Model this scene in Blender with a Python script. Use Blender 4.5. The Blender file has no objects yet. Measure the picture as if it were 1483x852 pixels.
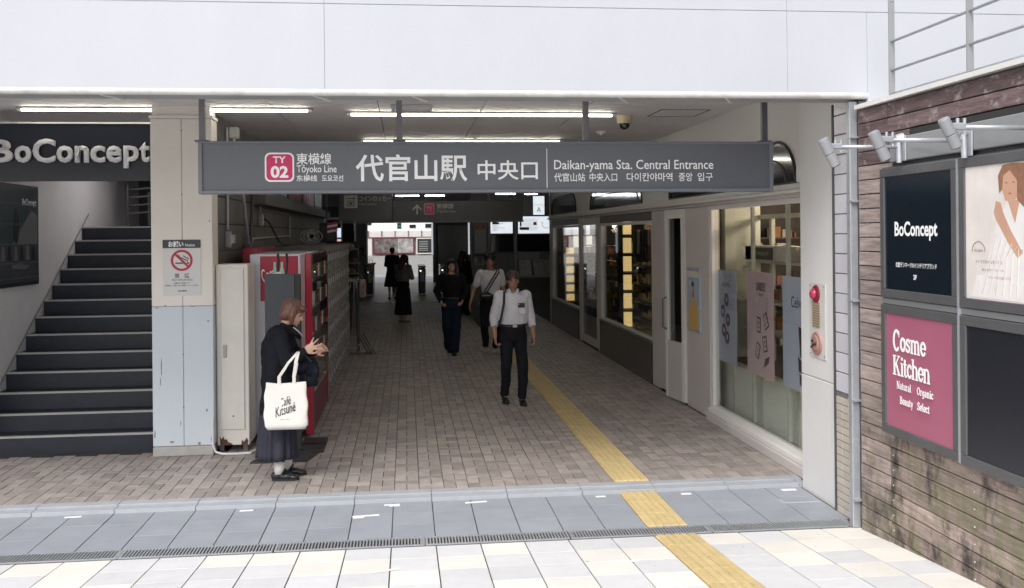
import bpy, bmesh, math, random
from mathutils import Vector, Matrix, noise
random.seed(7)
SC = bpy.context.scene
COL = SC.collection
PI = math.pi

# ------------------------------------------------------------------ camera
F_PX, W_PX, EYE = 1400.0, 1483.0, 2.05
yaw, rho = math.atan(153/1400.), 0.0096
fw = Vector((math.sin(yaw), math.cos(yaw), 0)); rt = Vector((math.cos(yaw), -math.sin(yaw), 0)); up = Vector((0, 0, 1))
rc = rt*math.cos(rho) - up*math.sin(rho); uc = rt*math.sin(rho) + up*math.cos(rho)
cam = bpy.data.cameras.new('camera'); co = bpy.data.objects.new('camera', cam); COL.objects.link(co)
m3 = Matrix((rc, uc, -fw)).transposed()
co.matrix_world = Matrix.Translation((0, 0, EYE)) @ m3.to_4x4()
cam.sensor_width = 36; cam.lens = 36*F_PX/W_PX; cam.shift_y = -87/W_PX
cam.clip_start = 0.05; cam.clip_end = 1500
SC.camera = co

# ------------------------------------------------------------------ sky, sun, exposure
w = bpy.data.worlds.new("World"); SC.world = w; w.use_nodes = True
nt = w.node_tree; nt.nodes.clear()
SUN_EL, SUN_AZ = math.radians(48), math.radians(-28)   # azimuth measured from -Y towards +X
sky = nt.nodes.new('ShaderNodeTexSky'); sky.sky_type = 'NISHITA'; sky.sun_disc = False
sky.sun_elevation = SUN_EL; sky.sun_rotation = math.radians(180) - SUN_AZ
sky.air_density = 1.0; sky.dust_density = 3.0; sky.ozone_density = 1.0
hs = nt.nodes.new('ShaderNodeHueSaturation'); hs.inputs['Saturation'].default_value = 0.38
bg = nt.nodes.new('ShaderNodeBackground'); bg.inputs[1].default_value = 0.15
wo = nt.nodes.new('ShaderNodeOutputWorld')
nt.links.new(sky.outputs[0], hs.inputs['Color']); nt.links.new(hs.outputs[0], bg.inputs[0]); nt.links.new(bg.outputs[0], wo.inputs[0])
sl = bpy.data.lights.new('sun', 'SUN'); sl.energy = 1.5; sl.angle = math.radians(30); sl.color = (1, .985, .965)
so = bpy.data.objects.new('sun', sl); COL.objects.link(so)
sd = Vector((math.sin(SUN_AZ)*math.cos(SUN_EL), -math.cos(SUN_AZ)*math.cos(SUN_EL), math.sin(SUN_EL)))
so.rotation_euler = sd.to_track_quat('Z', 'Y').to_euler()
SC.view_settings.view_transform = 'Standard'; SC.view_settings.look = 'None'
SC.view_settings.exposure = 0.55; SC.view_settings.gamma = 1
SC.render.engine = 'CYCLES'
SC.cycles.use_denoising = True
SC.cycles.max_bounces = 10; SC.cycles.diffuse_bounces = 6; SC.cycles.transparent_max_bounces = 16
SC.cycles.sample_clamp_indirect = 6

# ------------------------------------------------------------------ materials
MATS = {}
def mat(name, col, rough=.6, metal=0., var=.08, scale=6., bump=0., bscale=60., emit=None, estr=1., island=0., coat=0., stretch=None, spec=.5, dirt=0., dcol=None, dscale=1.5, spots=0.):
    """base colour with a little noise, optional random value per piece, dirt patches and bump"""
    if name in MATS: return MATS[name]
    m = bpy.data.materials.new(name); m.use_nodes = True; t = m.node_tree; n = t.nodes; l = t.links
    b = n['Principled BSDF']; b.inputs['Roughness'].default_value = rough; b.inputs['Metallic'].default_value = metal
    b.inputs['Specular IOR Level'].default_value = spec
    if any(k in name for k in ('wool', 'cloth', 'denim', 'knit')): b.inputs['Specular IOR Level'].default_value = .12
    if coat: b.inputs['Coat Weight'].default_value = coat; b.inputs['Coat Roughness'].default_value = .1
    geo = n.new('ShaderNodeNewGeometry')
    mp = n.new('ShaderNodeMapping'); mp.inputs['Scale'].default_value = stretch or (1, 1, 1)
    l.new(geo.outputs['Position'], mp.inputs['Vector'])
    nz = n.new('ShaderNodeTexNoise'); nz.inputs['Scale'].default_value = scale; nz.inputs['Detail'].default_value = 6; nz.inputs['Roughness'].default_value = .65
    l.new(mp.outputs[0], nz.inputs['Vector'])
    mr = n.new('ShaderNodeMapRange'); mr.inputs[1].default_value = .3; mr.inputs[2].default_value = .7
    mr.inputs[3].default_value = 1-var; mr.inputs[4].default_value = 1+var
    l.new(nz.outputs[0], mr.inputs[0])
    val = mr.outputs[0]
    if island:
        oi = n.new('ShaderNodeObjectInfo'); ad = n.new('ShaderNodeMath'); ad.operation = 'ADD'
        l.new(oi.outputs['Random'], ad.inputs[0]); l.new(geo.outputs['Random Per Island'], ad.inputs[1])
        fr = n.new('ShaderNodeMath'); fr.operation = 'FRACT'; l.new(ad.outputs[0], fr.inputs[0])
        m2 = n.new('ShaderNodeMapRange'); m2.inputs[3].default_value = 1-island; m2.inputs[4].default_value = 1+island
        l.new(fr.outputs[0], m2.inputs[0])
        mu = n.new('ShaderNodeMath'); mu.operation = 'MULTIPLY'; l.new(val, mu.inputs[0]); l.new(m2.outputs[0], mu.inputs[1]); val = mu.outputs[0]
    mx = n.new('ShaderNodeVectorMath'); mx.operation = 'SCALE'; mx.inputs[0].default_value = col[:3]
    l.new(val, mx.inputs['Scale']); out = mx.outputs[0]
    if dirt:
        dn = n.new('ShaderNodeTexNoise'); dn.inputs['Scale'].default_value = dscale; dn.inputs['Detail'].default_value = 8; dn.inputs['Roughness'].default_value = .7
        l.new(geo.outputs['Position'], dn.inputs['Vector'])
        dm = n.new('ShaderNodeMapRange'); dm.inputs[1].default_value = .48; dm.inputs[2].default_value = .72; dm.inputs[4].default_value = dirt
        l.new(dn.outputs[0], dm.inputs[0])
        mixn = n.new('ShaderNodeMix'); mixn.data_type = 'RGBA'; l.new(dm.outputs[0], mixn.inputs[0]); l.new(out, mixn.inputs[6])
        mixn.inputs[7].default_value = (dcol or (.1, .09, .08)) + (1,); out = mixn.outputs[2]
    if spots:
        vo = n.new('ShaderNodeTexVoronoi'); vo.inputs['Scale'].default_value = 4.5; l.new(geo.outputs['Position'], vo.inputs['Vector'])
        sc_ = n.new('ShaderNodeSeparateColor'); l.new(vo.outputs['Color'], sc_.inputs[0])
        th_ = n.new('ShaderNodeMapRange'); th_.inputs[1].default_value = 0; th_.inputs[2].default_value = 1; th_.inputs[3].default_value = -.03; th_.inputs[4].default_value = .075; l.new(sc_.outputs[0], th_.inputs[0])
        lt_ = n.new('ShaderNodeMath'); lt_.operation = 'LESS_THAN'; l.new(vo.outputs['Distance'], lt_.inputs[0]); l.new(th_.outputs[0], lt_.inputs[1])
        am_ = n.new('ShaderNodeMath'); am_.operation = 'MULTIPLY'; am_.inputs[1].default_value = spots; l.new(lt_.outputs[0], am_.inputs[0])
        m3_ = n.new('ShaderNodeMix'); m3_.data_type = 'RGBA'; l.new(am_.outputs[0], m3_.inputs[0]); l.new(out, m3_.inputs[6]); m3_.inputs[7].default_value = (.16, .155, .15, 1); out = m3_.outputs[2]
    l.new(out, b.inputs['Base Color'])
    if bump:
        bn = n.new('ShaderNodeTexNoise'); bn.inputs['Scale'].default_value = bscale; bn.inputs['Detail'].default_value = 5
        l.new(mp.outputs[0], bn.inputs['Vector'])
        bp = n.new('ShaderNodeBump'); bp.inputs['Strength'].default_value = bump; bp.inputs['Distance'].default_value = .01
        l.new(bn.outputs[0], bp.inputs['Height']); l.new(bp.outputs[0], b.inputs['Normal'])
    if emit: b.inputs['Emission Color'].default_value = emit + (1,); b.inputs['Emission Strength'].default_value = estr
    MATS[name] = m; return m

def glass_mat(name, tint=(.9, .95, .93), rough=.02, op=0.0):
    m = bpy.data.materials.new(name); m.use_nodes = True; t = m.node_tree; n = t.nodes; l = t.links; n.clear()
    o = n.new('ShaderNodeOutputMaterial'); tr = n.new('ShaderNodeBsdfTransparent'); tr.inputs[0].default_value = tint + (1,)
    gl = n.new('ShaderNodeBsdfGlossy'); gl.inputs['Roughness'].default_value = rough
    fr = n.new('ShaderNodeFresnel'); ge = n.new('ShaderNodeNewGeometry'); ma = n.new('ShaderNodeMath'); ma.operation = 'MULTIPLY_ADD'; ma.inputs[1].default_value = -.8333; ma.inputs[2].default_value = 1.5; l.new(ge.outputs['Backfacing'], ma.inputs[0]); l.new(ma.outputs[0], fr.inputs[0])
    mx = n.new('ShaderNodeMixShader'); l.new(fr.outputs[0], mx.inputs[0]); l.new(tr.outputs[0], mx.inputs[1]); l.new(gl.outputs[0], mx.inputs[2]); l.new(mx.outputs[0], o.inputs[0])
    MATS[name] = m; return m

WHITE = mat('white_wall_paint', (.50, .512, .55), .5, var=.035, scale=.8, stretch=(1.6, 1, .35), dirt=.22, dcol=(.43, .435, .46), dscale=.7, bump=.04, bscale=60)
TRIM = mat('white_trim', (.72, .71, .68), .4, var=.06, scale=3)
CEIL = mat('ceiling_paint', (.72, .70, .71), .6, var=.06, scale=1.2, dirt=.25, dcol=(.55, .53, .53), dscale=.8)
DARK = mat('dark_void', (.02, .02, .022), .8)
JOINT = mat('joint_mortar', (.05, .047, .045), .95)
BRICK = mat('paver_clay', (.35, .308, .285), .52, spots=.4, var=.16, scale=9, island=.2, bump=.25, bscale=120, dirt=.35, dcol=(.17, .16, .155), dscale=1.1)
GREYT = mat('grey_paving_stone', (.30, .32, .36), .6, spots=.35, var=.09, scale=3, island=.05, bump=.12, bscale=150, dirt=.3, dcol=(.35, .36, .39), dscale=1.7)
CREAM = mat('cream_paving_stone', (.78, .755, .70), .7, spots=.45, var=.05, scale=3, island=.04, bump=.12, bscale=120, dirt=.22, dcol=(.62, .60, .55), dscale=2)
PALE = mat('pale_grey_paving_stone', (.66, .66, .67), .7, spots=.45, var=.06, scale=8, island=.05, bump=.15, bscale=120, dirt=.2, dcol=(.5, .5, .5), dscale=2)
KERB = mat('kerb_stone', (.37, .39, .42), .6, var=.08, scale=5, bump=.1)
YEL = mat('tactile_yellow', (.62, .485, .245), .6, var=.10, scale=7, island=.05, bump=.08, dirt=.3, dcol=(.5, .36, .14), dscale=2.2)
STEEL = mat('steel', (.42, .43, .45), .35, metal=.8, var=.06, scale=8)
GALV = mat('galvanised_steel', (.46, .48, .51), .4, metal=.45, var=.1, scale=15)
DSTEEL = mat('dark_steel', (.12, .12, .13), .45, metal=.3)
SIGNG = mat('sign_grey', (.105, .112, .13), .35, var=.04, scale=2, coat=.15)
SIGNR = mat('sign_grey_rim', (.16, .17, .19), .35, var=.04)
INK = mat('white_print', (.93, .93, .93), .5, var=.01)
BLK = mat('black_print', (.02, .02, .02), .5, var=.01)
LET = mat('white_letter', (.72, .72, .73), .4, var=.02)
REDINK = mat('line_crimson', (.62, .02, .13), .45, var=.02)
REDP = mat('prohibition_red', (.50, .02, .06), .45, var=.02)
NAVY = mat('shop_board_navy', (.012, .016, .026), .28, var=.2, scale=2)
BEIGE = mat('column_beige_paint', (.80, .755, .69), .55, var=.03, scale=2, dirt=.15, dcol=(.66, .61, .54), dscale=3, bump=.03)
BLUEG = mat('column_bluegrey_paint', (.60, .655, .71), .55, var=.04, scale=2, dirt=.2, dcol=(.5, .53, .56), dscale=4, bump=.03)
PLINTH = mat('concrete', (.42, .40, .38), .85, var=.12, scale=8, bump=.2)
STEP = mat('stair_rubber', (.017, .022, .034), .5, var=.15, scale=4, bump=.1, dirt=.25, dcol=(.03, .035, .045), dscale=2)
NOSE = mat('stair_nosing', (.42, .42, .40), .4, var=.05)
LWALL = mat('stairwell_plaster', (.74, .72, .73), .7, var=.05, scale=1.4, dirt=.1, dcol=(.4, .4, .4))
CAB = mat('cabinet_enamel', (.76, .73, .67), .4, var=.04, scale=3, dirt=.12, dcol=(.45, .4, .33), dscale=5)
VEND = mat('vending_white', (.64, .66, .72), .35, var=.03)
COKE = mat('vending_red', (.38, .018, .045), .3, coat=.3, var=.05)
PANEL = mat('charcoal_board', (.055, .062, .072), .5, var=.06)
RUST = mat('rust', (.12, .06, .04), .9, var=.3, scale=30)
TUBE = mat('lamp_tube_dim', (.7, .66, .55), .4, emit=(1, .95, .82), estr=13)
TUBEB = mat('lamp_tube_bright', (.9, .9, .9), .4, emit=(.95, 1, 1), estr=22)
LITB = mat('lit_map_board', (.8, .82, .85), .4, emit=(.88, .95, 1), estr=.55)
WARM = mat('warm_lit_shelf_back', (.8, .6, .3), .5, emit=(1, .72, .30), estr=.75)
WARML = mat('warm_bulb', (.9, .7, .4), .4, emit=(1, .75, .4), estr=9)
COOLL = mat('cool_lit_screen', (.6, .65, .8), .4, emit=(.75, .85, 1), estr=.6)
SHOPW = mat('shop_front_paint', (.56, .52, .505), .5, var=.03, scale=2, dirt=.08, dcol=(.4, .37, .35))
SHOPU = mat('upper_plaster', (.72, .70, .67), .6, var=.03, scale=1)
PILW = mat('pillar_white', (.72, .71, .70), .5, var=.03, scale=2, dirt=.08, dcol=(.5, .5, .48), dscale=3)
GREENP = mat('frosted_green_panel', (.76, .79, .70), .35, var=.04, coat=.3)
DADO = mat('brown_marble', (.05, .043, .038), .25, var=.35, scale=4, coat=.3)
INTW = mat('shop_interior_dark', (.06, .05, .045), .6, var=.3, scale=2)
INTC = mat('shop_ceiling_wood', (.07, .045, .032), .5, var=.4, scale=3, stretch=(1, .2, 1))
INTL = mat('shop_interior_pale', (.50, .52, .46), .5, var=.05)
PWALL = mat('passage_tile', (.145, .135, .125), .6, var=.1, scale=3, island=.05)
GLASS = glass_mat('clear_glass', (.94, .95, .945))
ARCH = mat('smoked_glass', (.015, .017, .02), .06, var=.2, coat=.6)
SKIN = mat('skin', (.50, .30, .22), .5, var=.04, scale=20)
SKIN2 = mat('skin_tan', (.36, .20, .14), .5, var=.04, scale=20)
HAIRB = mat('hair_brown', (.13, .060, .040), .45, var=.25, scale=60)
HAIRK = mat('hair_black', (.012, .011, .012), .4, var=.2, scale=60)
HAIRG = mat('hair_dark_brown', (.05, .03, .025), .5, var=.2, scale=60)
BLKC = mat('black_wool', (.012, .013, .017), .9, var=.2, scale=14, bump=.2, bscale=300)
SKIRT = mat('charcoal_skirt_cloth', (.038, .038, .052), .85, var=.12, scale=10, bump=.1, bscale=300)
SHIRT = mat('white_shirt_cloth', (.66, .66, .72), .8, var=.04, scale=10, bump=.1, bscale=300)
TROUS = mat('black_trouser_cloth', (.014, .015, .021), .8, var=.1, scale=10)
DENIM = mat('navy_denim', (.014, .022, .042), .85, var=.15, scale=20)
GREYTOP = mat('grey_knit', (.17, .165, .17), .9, var=.1, scale=20)
LEATH = mat('black_leather', (.015, .015, .017), .35, var=.1)
SOCK = mat('white_sock', (.7, .68, .66), .9, var=.03)
TOTE = mat('tote_canvas', (.74, .71, .66), .9, var=.03, scale=12, bump=.15, bscale=250)
PAPER = mat('white_paper_tape', (.85, .85, .86), .7, var=.02)
FLAGG = mat('cable_white', (.7, .7, .68), .5)

# wood planks: greyed grain, dark run-off streaks and moss low down
def wood(name, col, streak=.6, moss=.5, pale=0.):
    m = mat(name, col, .8, var=.42, scale=4, island=.2, stretch=(1, .9, 9), bump=.6, bscale=22)
    t = m.node_tree; n = t.nodes; l = t.links; b = n['Principled BSDF']; src = b.inputs['Base Color'].links[0].from_socket
    geo = n.new('ShaderNodeNewGeometry'); sx = n.new('ShaderNodeSeparateXYZ'); l.new(geo.outputs['Position'], sx.inputs[0])
    def patch(src, scale, stretch, lo, hi, z0, z1, c, amt):
        mp = n.new('ShaderNodeMapping'); mp.inputs['Scale'].default_value = stretch; l.new(geo.outputs['Position'], mp.inputs[0])
        nz = n.new('ShaderNodeTexNoise'); nz.inputs['Scale'].default_value = scale; nz.inputs['Detail'].default_value = 7; nz.inputs['Roughness'].default_value = .7; l.new(mp.outputs[0], nz.inputs[0])
        a = n.new('ShaderNodeMapRange'); a.inputs[1].default_value = lo; a.inputs[2].default_value = hi; l.new(nz.outputs[0], a.inputs[0])
        z = n.new('ShaderNodeMapRange'); z.inputs[1].default_value = z0; z.inputs[2].default_value = z1; z.inputs[3].default_value = amt; z.inputs[4].default_value = 0; l.new(sx.outputs[2], z.inputs[0])
        mu = n.new('ShaderNodeMath'); mu.operation = 'MULTIPLY'; l.new(a.outputs[0], mu.inputs[0]); l.new(z.outputs[0], mu.inputs[1])
        mx = n.new('ShaderNodeMix'); mx.data_type = 'RGBA'; l.new(mu.outputs[0], mx.inputs[0]); l.new(src, mx.inputs[6]); mx.inputs[7].default_value = c + (1,)
        return mx.outputs[2]
    o = patch(src, 2.2, (1, 1.6, .8), .46, .56, .45, 1.0, (.13, .145, .05), moss)
    o = patch(o, 2.6, (1, 1.5, .8), .50, .62, .6, 1.2, (.025, .02, .018), streak)
    o = patch(o, 7., (1, 1, 1), .50, .66, -.1, .28, (.035, .032, .026), .9)
    if pale: o = patch(o, 9., (1, 1, 1.5), .54, .68, 50, 60, (.45, .40, .40), pale)
    l.new(o, b.inputs['Base Color'])
    oi = n.new('ShaderNodeObjectInfo'); cm = n.new('ShaderNodeMath'); cm.operation = 'MULTIPLY'; cm.inputs[1].default_value = 37.; l.new(oi.outputs['Random'], cm.inputs[0])
    for nd in list(n):
        if nd.type == 'MAPPING' and nd.inputs['Scale'].default_value[2] == 9:
            l.new(cm.outputs[0], nd.inputs['Location'])
    return m
WOODA = wood('weathered_plank_grey', (.325, .262, .24))
WOODB = wood('weathered_plank_brown', (.35, .275, .24), streak=.9, moss=.5)
WOODT = wood('weathered_plank_plum', (.15, .10, .10), pale=.75)

# ------------------------------------------------------------------ builders
def worldloc(o):
    v = Vector((0, 0, 0))
    while o is not None: v = v + Vector(o.location); o = o.parent
    return v
class MB:
    """collects world-space shapes, builds ONE mesh object"""
    def __init__(s): s.v = []; s.f = []
    def add(s, vs, fs):
        k = len(s.v); s.v += [Vector(p) for p in vs]; s.f += [tuple(i+k for i in f) for f in fs]; return s
    def box(s, x0, x1, y0, y1, z0, z1, M=None):
        x0, x1 = sorted((x0, x1)); y0, y1 = sorted((y0, y1)); z0, z1 = sorted((z0, z1))
        vs = [Vector(p) for p in ((x0,y0,z0),(x1,y0,z0),(x1,y1,z0),(x0,y1,z0),(x0,y0,z1),(x1,y0,z1),(x1,y1,z1),(x0,y1,z1))]
        if M: vs = [M @ p for p in vs]
        return s.add(vs, [(0,3,2,1),(4,5,6,7),(0,1,5,4),(1,2,6,5),(2,3,7,6),(3,0,4,7)])
    def tube(s, pts, r, n=8, cap=True):
        pts = [Vector(p) for p in pts]; rs = r if isinstance(r, (list, tuple)) else [r]*len(pts)
        rings = []; prev = None
        for i, p in enumerate(pts):
            d = (pts[min(i+1, len(pts)-1)] - pts[max(i-1, 0)]).normalized()
            a = prev - d*prev.dot(d) if prev is not None else (Vector((0,0,1)) if abs(d.z) < .9 else Vector((1,0,0))) 
            a = (a - d*a.dot(d)).normalized(); prev = a; b = d.cross(a)
            rings.append([p + (a*math.cos(2*PI*k/n) + b*math.sin(2*PI*k/n))*rs[i] for k in range(n)])
        vs = [q for rg in rings for q in rg]; fs = []
        for i in range(len(rings)-1):
            for k in range(n): fs.append((i*n+k, i*n+(k+1) % n, (i+1)*n+(k+1) % n, (i+1)*n+k))
        if cap: fs.append(tuple(range(n-1, -1, -1))); fs.append(tuple((len(rings)-1)*n+k for k in range(n)))
        return s.add(vs, fs)
    def ball(s, c, r, M=None):
        bm = bmesh.new(); bmesh.ops.create_icosphere(bm, subdivisions=3, radius=1)
        r = r if isinstance(r, (list, tuple)) else (r, r, r)
        vs = [Vector((v.co.x*r[0], v.co.y*r[1], v.co.z*r[2])) for v in bm.verts]
        if M: vs = [M @ p for p in vs]
        vs = [p + Vector(c) for p in vs]; fs = [tuple(v.index for v in f.verts) for f in bm.faces]; bm.free()
        return s.add(vs, fs)
    def loft(s, rings):
        n = len(rings[0]); vs = [q for r in rings for q in r]; fs = []
        for i in range(len(rings)-1):
            for k in range(n): fs.append((i*n+k, i*n+(k+1) % n, (i+1)*n+(k+1) % n, (i+1)*n+k))
        fs.append(tuple(range(n-1, -1, -1))); fs.append(tuple((len(rings)-1)*n+k for k in range(n)))
        return s.add(vs, fs)
    def ell(s, rows, n=28):
        """rows: (cx, cy, cz, rx, ry) horizontal ellipses"""
        return s.loft([[Vector((cx+rx*math.cos(2*PI*k/n), cy+ry*math.sin(2*PI*k/n), cz)) for k in range(n)] for cx, cy, cz, rx, ry in rows])
    def limb(s, pts, rs, n=14):
        for i in range(len(pts)-1):
            s.tube([pts[i], pts[i+1]], [rs[i], rs[i+1]], n)
        for p, r in zip(pts, rs): s.ball(p, r)
        return s
    def mesh(s, name, m, origin=Vector((0, 0, 0)), bev=0., smooth=False):
        me = bpy.data.meshes.new(name); me.from_pydata([tuple(p-origin) for p in s.v], [], s.f); me.update()
        bm = bmesh.new(); bm.from_mesh(me); bmesh.ops.recalc_face_normals(bm, faces=bm.faces)
        if bev: bmesh.ops.bevel(bm, geom=[e for e in bm.edges if len(e.link_faces) == 2 and e.calc_face_angle(0) > .5], offset=bev, segments=1, affect='EDGES', clamp_overlap=True)
        bm.to_mesh(me); bm.free(); me.materials.append(m)
        if smooth: me.polygons.foreach_set('use_smooth', [True]*len(me.polygons)); me.update()
        return me
    def build(s, name, m, parent=None, bev=0., smooth=False, kind=None, label=None):
        org = worldloc(parent) if parent else Vector((0, 0, 0))
        o = bpy.data.objects.new(name, s.mesh(name, m, org, bev, smooth)); COL.objects.link(o)
        if parent: o.parent = parent
        if kind: o['kind'] = kind
        if label: o['label'] = label
        return o
def B(*a, M=None): return MB().box(*a, M=M)
def thing(name, label, cat, loc=(0, 0, 0), group=None):
    o = bpy.data.objects.new(name, None); o.empty_display_size = .2; COL.objects.link(o); o.location = loc
    o['label'] = label; o['category'] = cat
    if group: o['group'] = group
    return o
def tag(o, label, cat, group=None):
    o['label'] = label; o['category'] = cat
    if group: o['group'] = group
    return o
def piece(name, me, parent, loc, label=None):
    o = bpy.data.objects.new(name, me); COL.objects.link(o); o.parent = parent; o.location = Vector(loc) - worldloc(parent)
    if label: o['label'] = label
    return o
def copy_tree(o, parent=None):
    c = o.copy(); COL.objects.link(c); c.parent = parent
    for ch in list(o.children): copy_tree(ch, c)
    return c

# frames for flat things on walls: facing -Y (u=+X), facing -X (u=-Y), facing +X (u=+Y); v is always up
class FR:
    def __init__(s, kind, plane):
        s.k = kind; s.p = plane
        s.n = {'-Y': Vector((0,-1,0)), '-X': Vector((-1,0,0)), '+X': Vector((1,0,0))}[kind]
        s.u = {'-Y': Vector((1,0,0)), '-X': Vector((0,-1,0)), '+X': Vector((0,1,0))}[kind]
    def P(s, a, z, d=0.):
        """a = world X or Y coordinate along the wall"""
        if s.k == '-Y': return Vector((a, s.p - d, z))
        return Vector((s.p + (-d if s.k == '-X' else d), a, z))
    def slab(s, a0, a1, z0, z1, d0, d1, mb=None):
        p = s.P(a0, z0, d0); q = s.P(a1, z1, d1); mb = mb or MB()
        return mb.box(p.x, q.x, p.y, q.y, p.z, q.z)
    def poly(s, pts, d0, d1, mb=None):
        """pts (a,z) outline extruded from depth d0 to d1"""
        mb = mb or MB(); n = len(pts); vs = [s.P(a, z, d0) for a, z in pts] + [s.P(a, z, d1) for a, z in pts]
        return mb.add(vs, [tuple(range(n)), tuple(range(2*n-1, n-1, -1))] + [(i, (i+1) % n, n+(i+1) % n, n+i) for i in range(n)])
_tc = {}
def text(body, fr, a0, a1, z0, z1, d, m, parent, bold=0., ext=0., shear=0., rot=0., keep=False, name='lettering', wob=0.):
    """built text fitted to the rectangle a0..a1 (viewer's left..right) x z0..z1 on frame fr at depth d"""
    c = bpy.data.curves.new('t', 'FONT'); c.body = body; c.offset = bold; c.extrude = 0; c.shear = shear; c.resolution_u = 3
    t = bpy.data.objects.new('t', c); COL.objects.link(t); bpy.context.view_layer.update()
    me = bpy.data.meshes.new_from_object(t.evaluated_get(bpy.context.evaluated_depsgraph_get()))
    bpy.data.objects.remove(t); bpy.data.curves.remove(c)
    xs = [v.co.x for v in me.vertices]; ys = [v.co.y for v in me.vertices]
    if not xs: return None
    lo = Vector((min(xs), min(ys))); hi = Vector((max(xs), max(ys)))
    W = abs(a1-a0); H = z1-z0; sx = W/(hi.x-lo.x); sy = H/(hi.y-lo.y)
    if keep: sx = sy = min(sx, sy)
    org = worldloc(parent)
    cen = (fr.P(a0, z0, d) + fr.P(a1, z1, d))/2
    for v in me.vertices:
        x = (v.co.x-(lo.x+hi.x)/2)*sx; y = (v.co.y-(lo.y+hi.y)/2)*sy
        if rot: x, y = x*math.cos(rot)-y*math.sin(rot), x*math.sin(rot)+y*math.cos(rot)
        v.co = cen + fr.u*x + Vector((0, 0, y)) - org
    if ext:
        bm = bmesh.new(); bm.from_mesh(me)
        bmesh.ops.remove_doubles(bm, verts=bm.verts, dist=1e-6)
        g = bmesh.ops.extrude_face_region(bm, geom=list(bm.faces)); vv = [e for e in g['geom'] if isinstance(e, bmesh.types.BMVert)]
        bmesh.ops.translate(bm, verts=vv, vec=fr.n*ext); bmesh.ops.recalc_face_normals(bm, faces=bm.faces); bm.to_mesh(me); bm.free()
    me.materials.clear(); me.materials.append(m)
    o = bpy.data.objects.new(name, me); COL.objects.link(o); o.parent = parent
    return o
def rrect(a0, a1, z0, z1, r, n=5):
    a0, a1 = sorted((a0, a1)); out = []
    for cx, cz, s in ((a1-r, z1-r, 0), (a0+r, z1-r, 1), (a0+r, z0+r, 2), (a1-r, z0+r, 3)):
        for k in range(n+1): t = (s + k/n)*PI/2; out.append((cx+r*math.cos(t), cz+r*math.sin(t)))
    return out
def disc(ca, cz, r, n=32): return [(ca+r*math.cos(2*PI*k/n), cz+r*math.sin(2*PI*k/n)) for k in range(n)]
def ring(fr, ca, cz, r0, r1, d0, d1, n=40):
    mb = MB()
    for k in range(n):
        t0, t1 = 2*PI*k/n, 2*PI*(k+1)/n
        fr.poly([(ca+r*math.cos(t), cz+r*math.sin(t)) for r, t in ((r0, t0), (r1, t0), (r1, t1), (r0, t1))], d0, d1, mb)
    return mb

# =================================================================== THE SETTING
GZ = -.04
def street_z(y): return GZ + .0786*(6.45-y)
# ground sheet out to the horizon: level under the building, rising gently towards the viewer's street
prof = [(-600, street_z(-1)), (-1, street_z(-1)), (6.45, GZ), (6.46, -.12), (600, -.12)]
g = MB()
for (ya, za), (yb, zb) in zip(prof[:-1], prof[1:]):
    g.add([(-600, ya, za-.012), (600, ya, za-.012), (600, yb, zb-.012), (-600, yb, zb-.012)], [(0, 1, 2, 3)])
gm = mat('street_surface', (.40, .39, .37), .85, var=.1, scale=2)
g.build('ground', gm, kind='structure')

def struct(name, label=None):
    o = bpy.data.objects.new(name, None); COL.objects.link(o); o['kind'] = 'structure'
    if label: o['label'] = label
    return o
# passage floor with clay pavers: bands of two stretchers and one header
pf = B(-8, 7, 7.82, 42, -.1, -.008).build('passage_floor', JOINT, kind='structure')
gap = .005
meL = B(-.05+gap/2, .05-gap/2, -.1+gap/2, .1-gap/2, -.05, 0).mesh('brick_long', BRICK, bev=.0015)
meW = B(-.1+gap/2, .1-gap/2, -.05+gap/2, .05-gap/2, -.05, 0).mesh('brick_wide', BRICK, bev=.0015)
bricks = []
X0 = -.115
for i in range(-24, 18):
    xc = X0 + .2*i + .1
    for j in range(-1, 74):
        y0 = 7.82 + .3*j + (.15 if i % 2 else 0)
        for kind, dx, dy in (('L', -.05, .1), ('L', .05, .1), ('W', 0, .25)):
            bricks.append((kind, xc+dx, y0+dy))
TX0, TX1 = 1.68, 1.98
def okb(k, x, y):
    hx, hy = (.05, .1) if k == 'L' else (.1, .05)
    if y-hy < 7.815 or x < -4.7 or x > 3.25 or y > 29.2 or (x < -4.05 and y > 9.6): return False
    if x+hx > TX0-.03 and x-hx < TX1+.03: return False
    if y > 9.55 and x < -1.75: return False
    return True
bricks = [b for b in bricks if okb(*b)]
bricks.sort(key=lambda b: b[2] + abs(b[1])*.05)
for k, x, y in bricks[:300]:
    piece('brick', meL if k == 'L' else meW, pf, (x, y, random.uniform(-.0015, .0015)))
rest = MB()
for k, x, y in bricks[300:]:
    hx, hy = (.05, .1) if k == 'L' else (.1, .05); z = random.uniform(-.0015, .0015); c = .003
    x0, x1, y0, y1 = x-hx+gap/2, x+hx-gap/2, y-hy+gap/2, y+hy-gap/2
    vs = [(x0+c,y0+c,z),(x1-c,y0+c,z),(x1-c,y1-c,z),(x0+c,y1-c,z),(x0,y0,z-c),(x1,y0,z-c),(x1,y1,z-c),(x0,y1,z-c)]
    rest.add(vs, [(0,1,2,3),(4,5,1,0),(5,6,2,1),(6,7,3,2),(7,4,0,3)])
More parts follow.
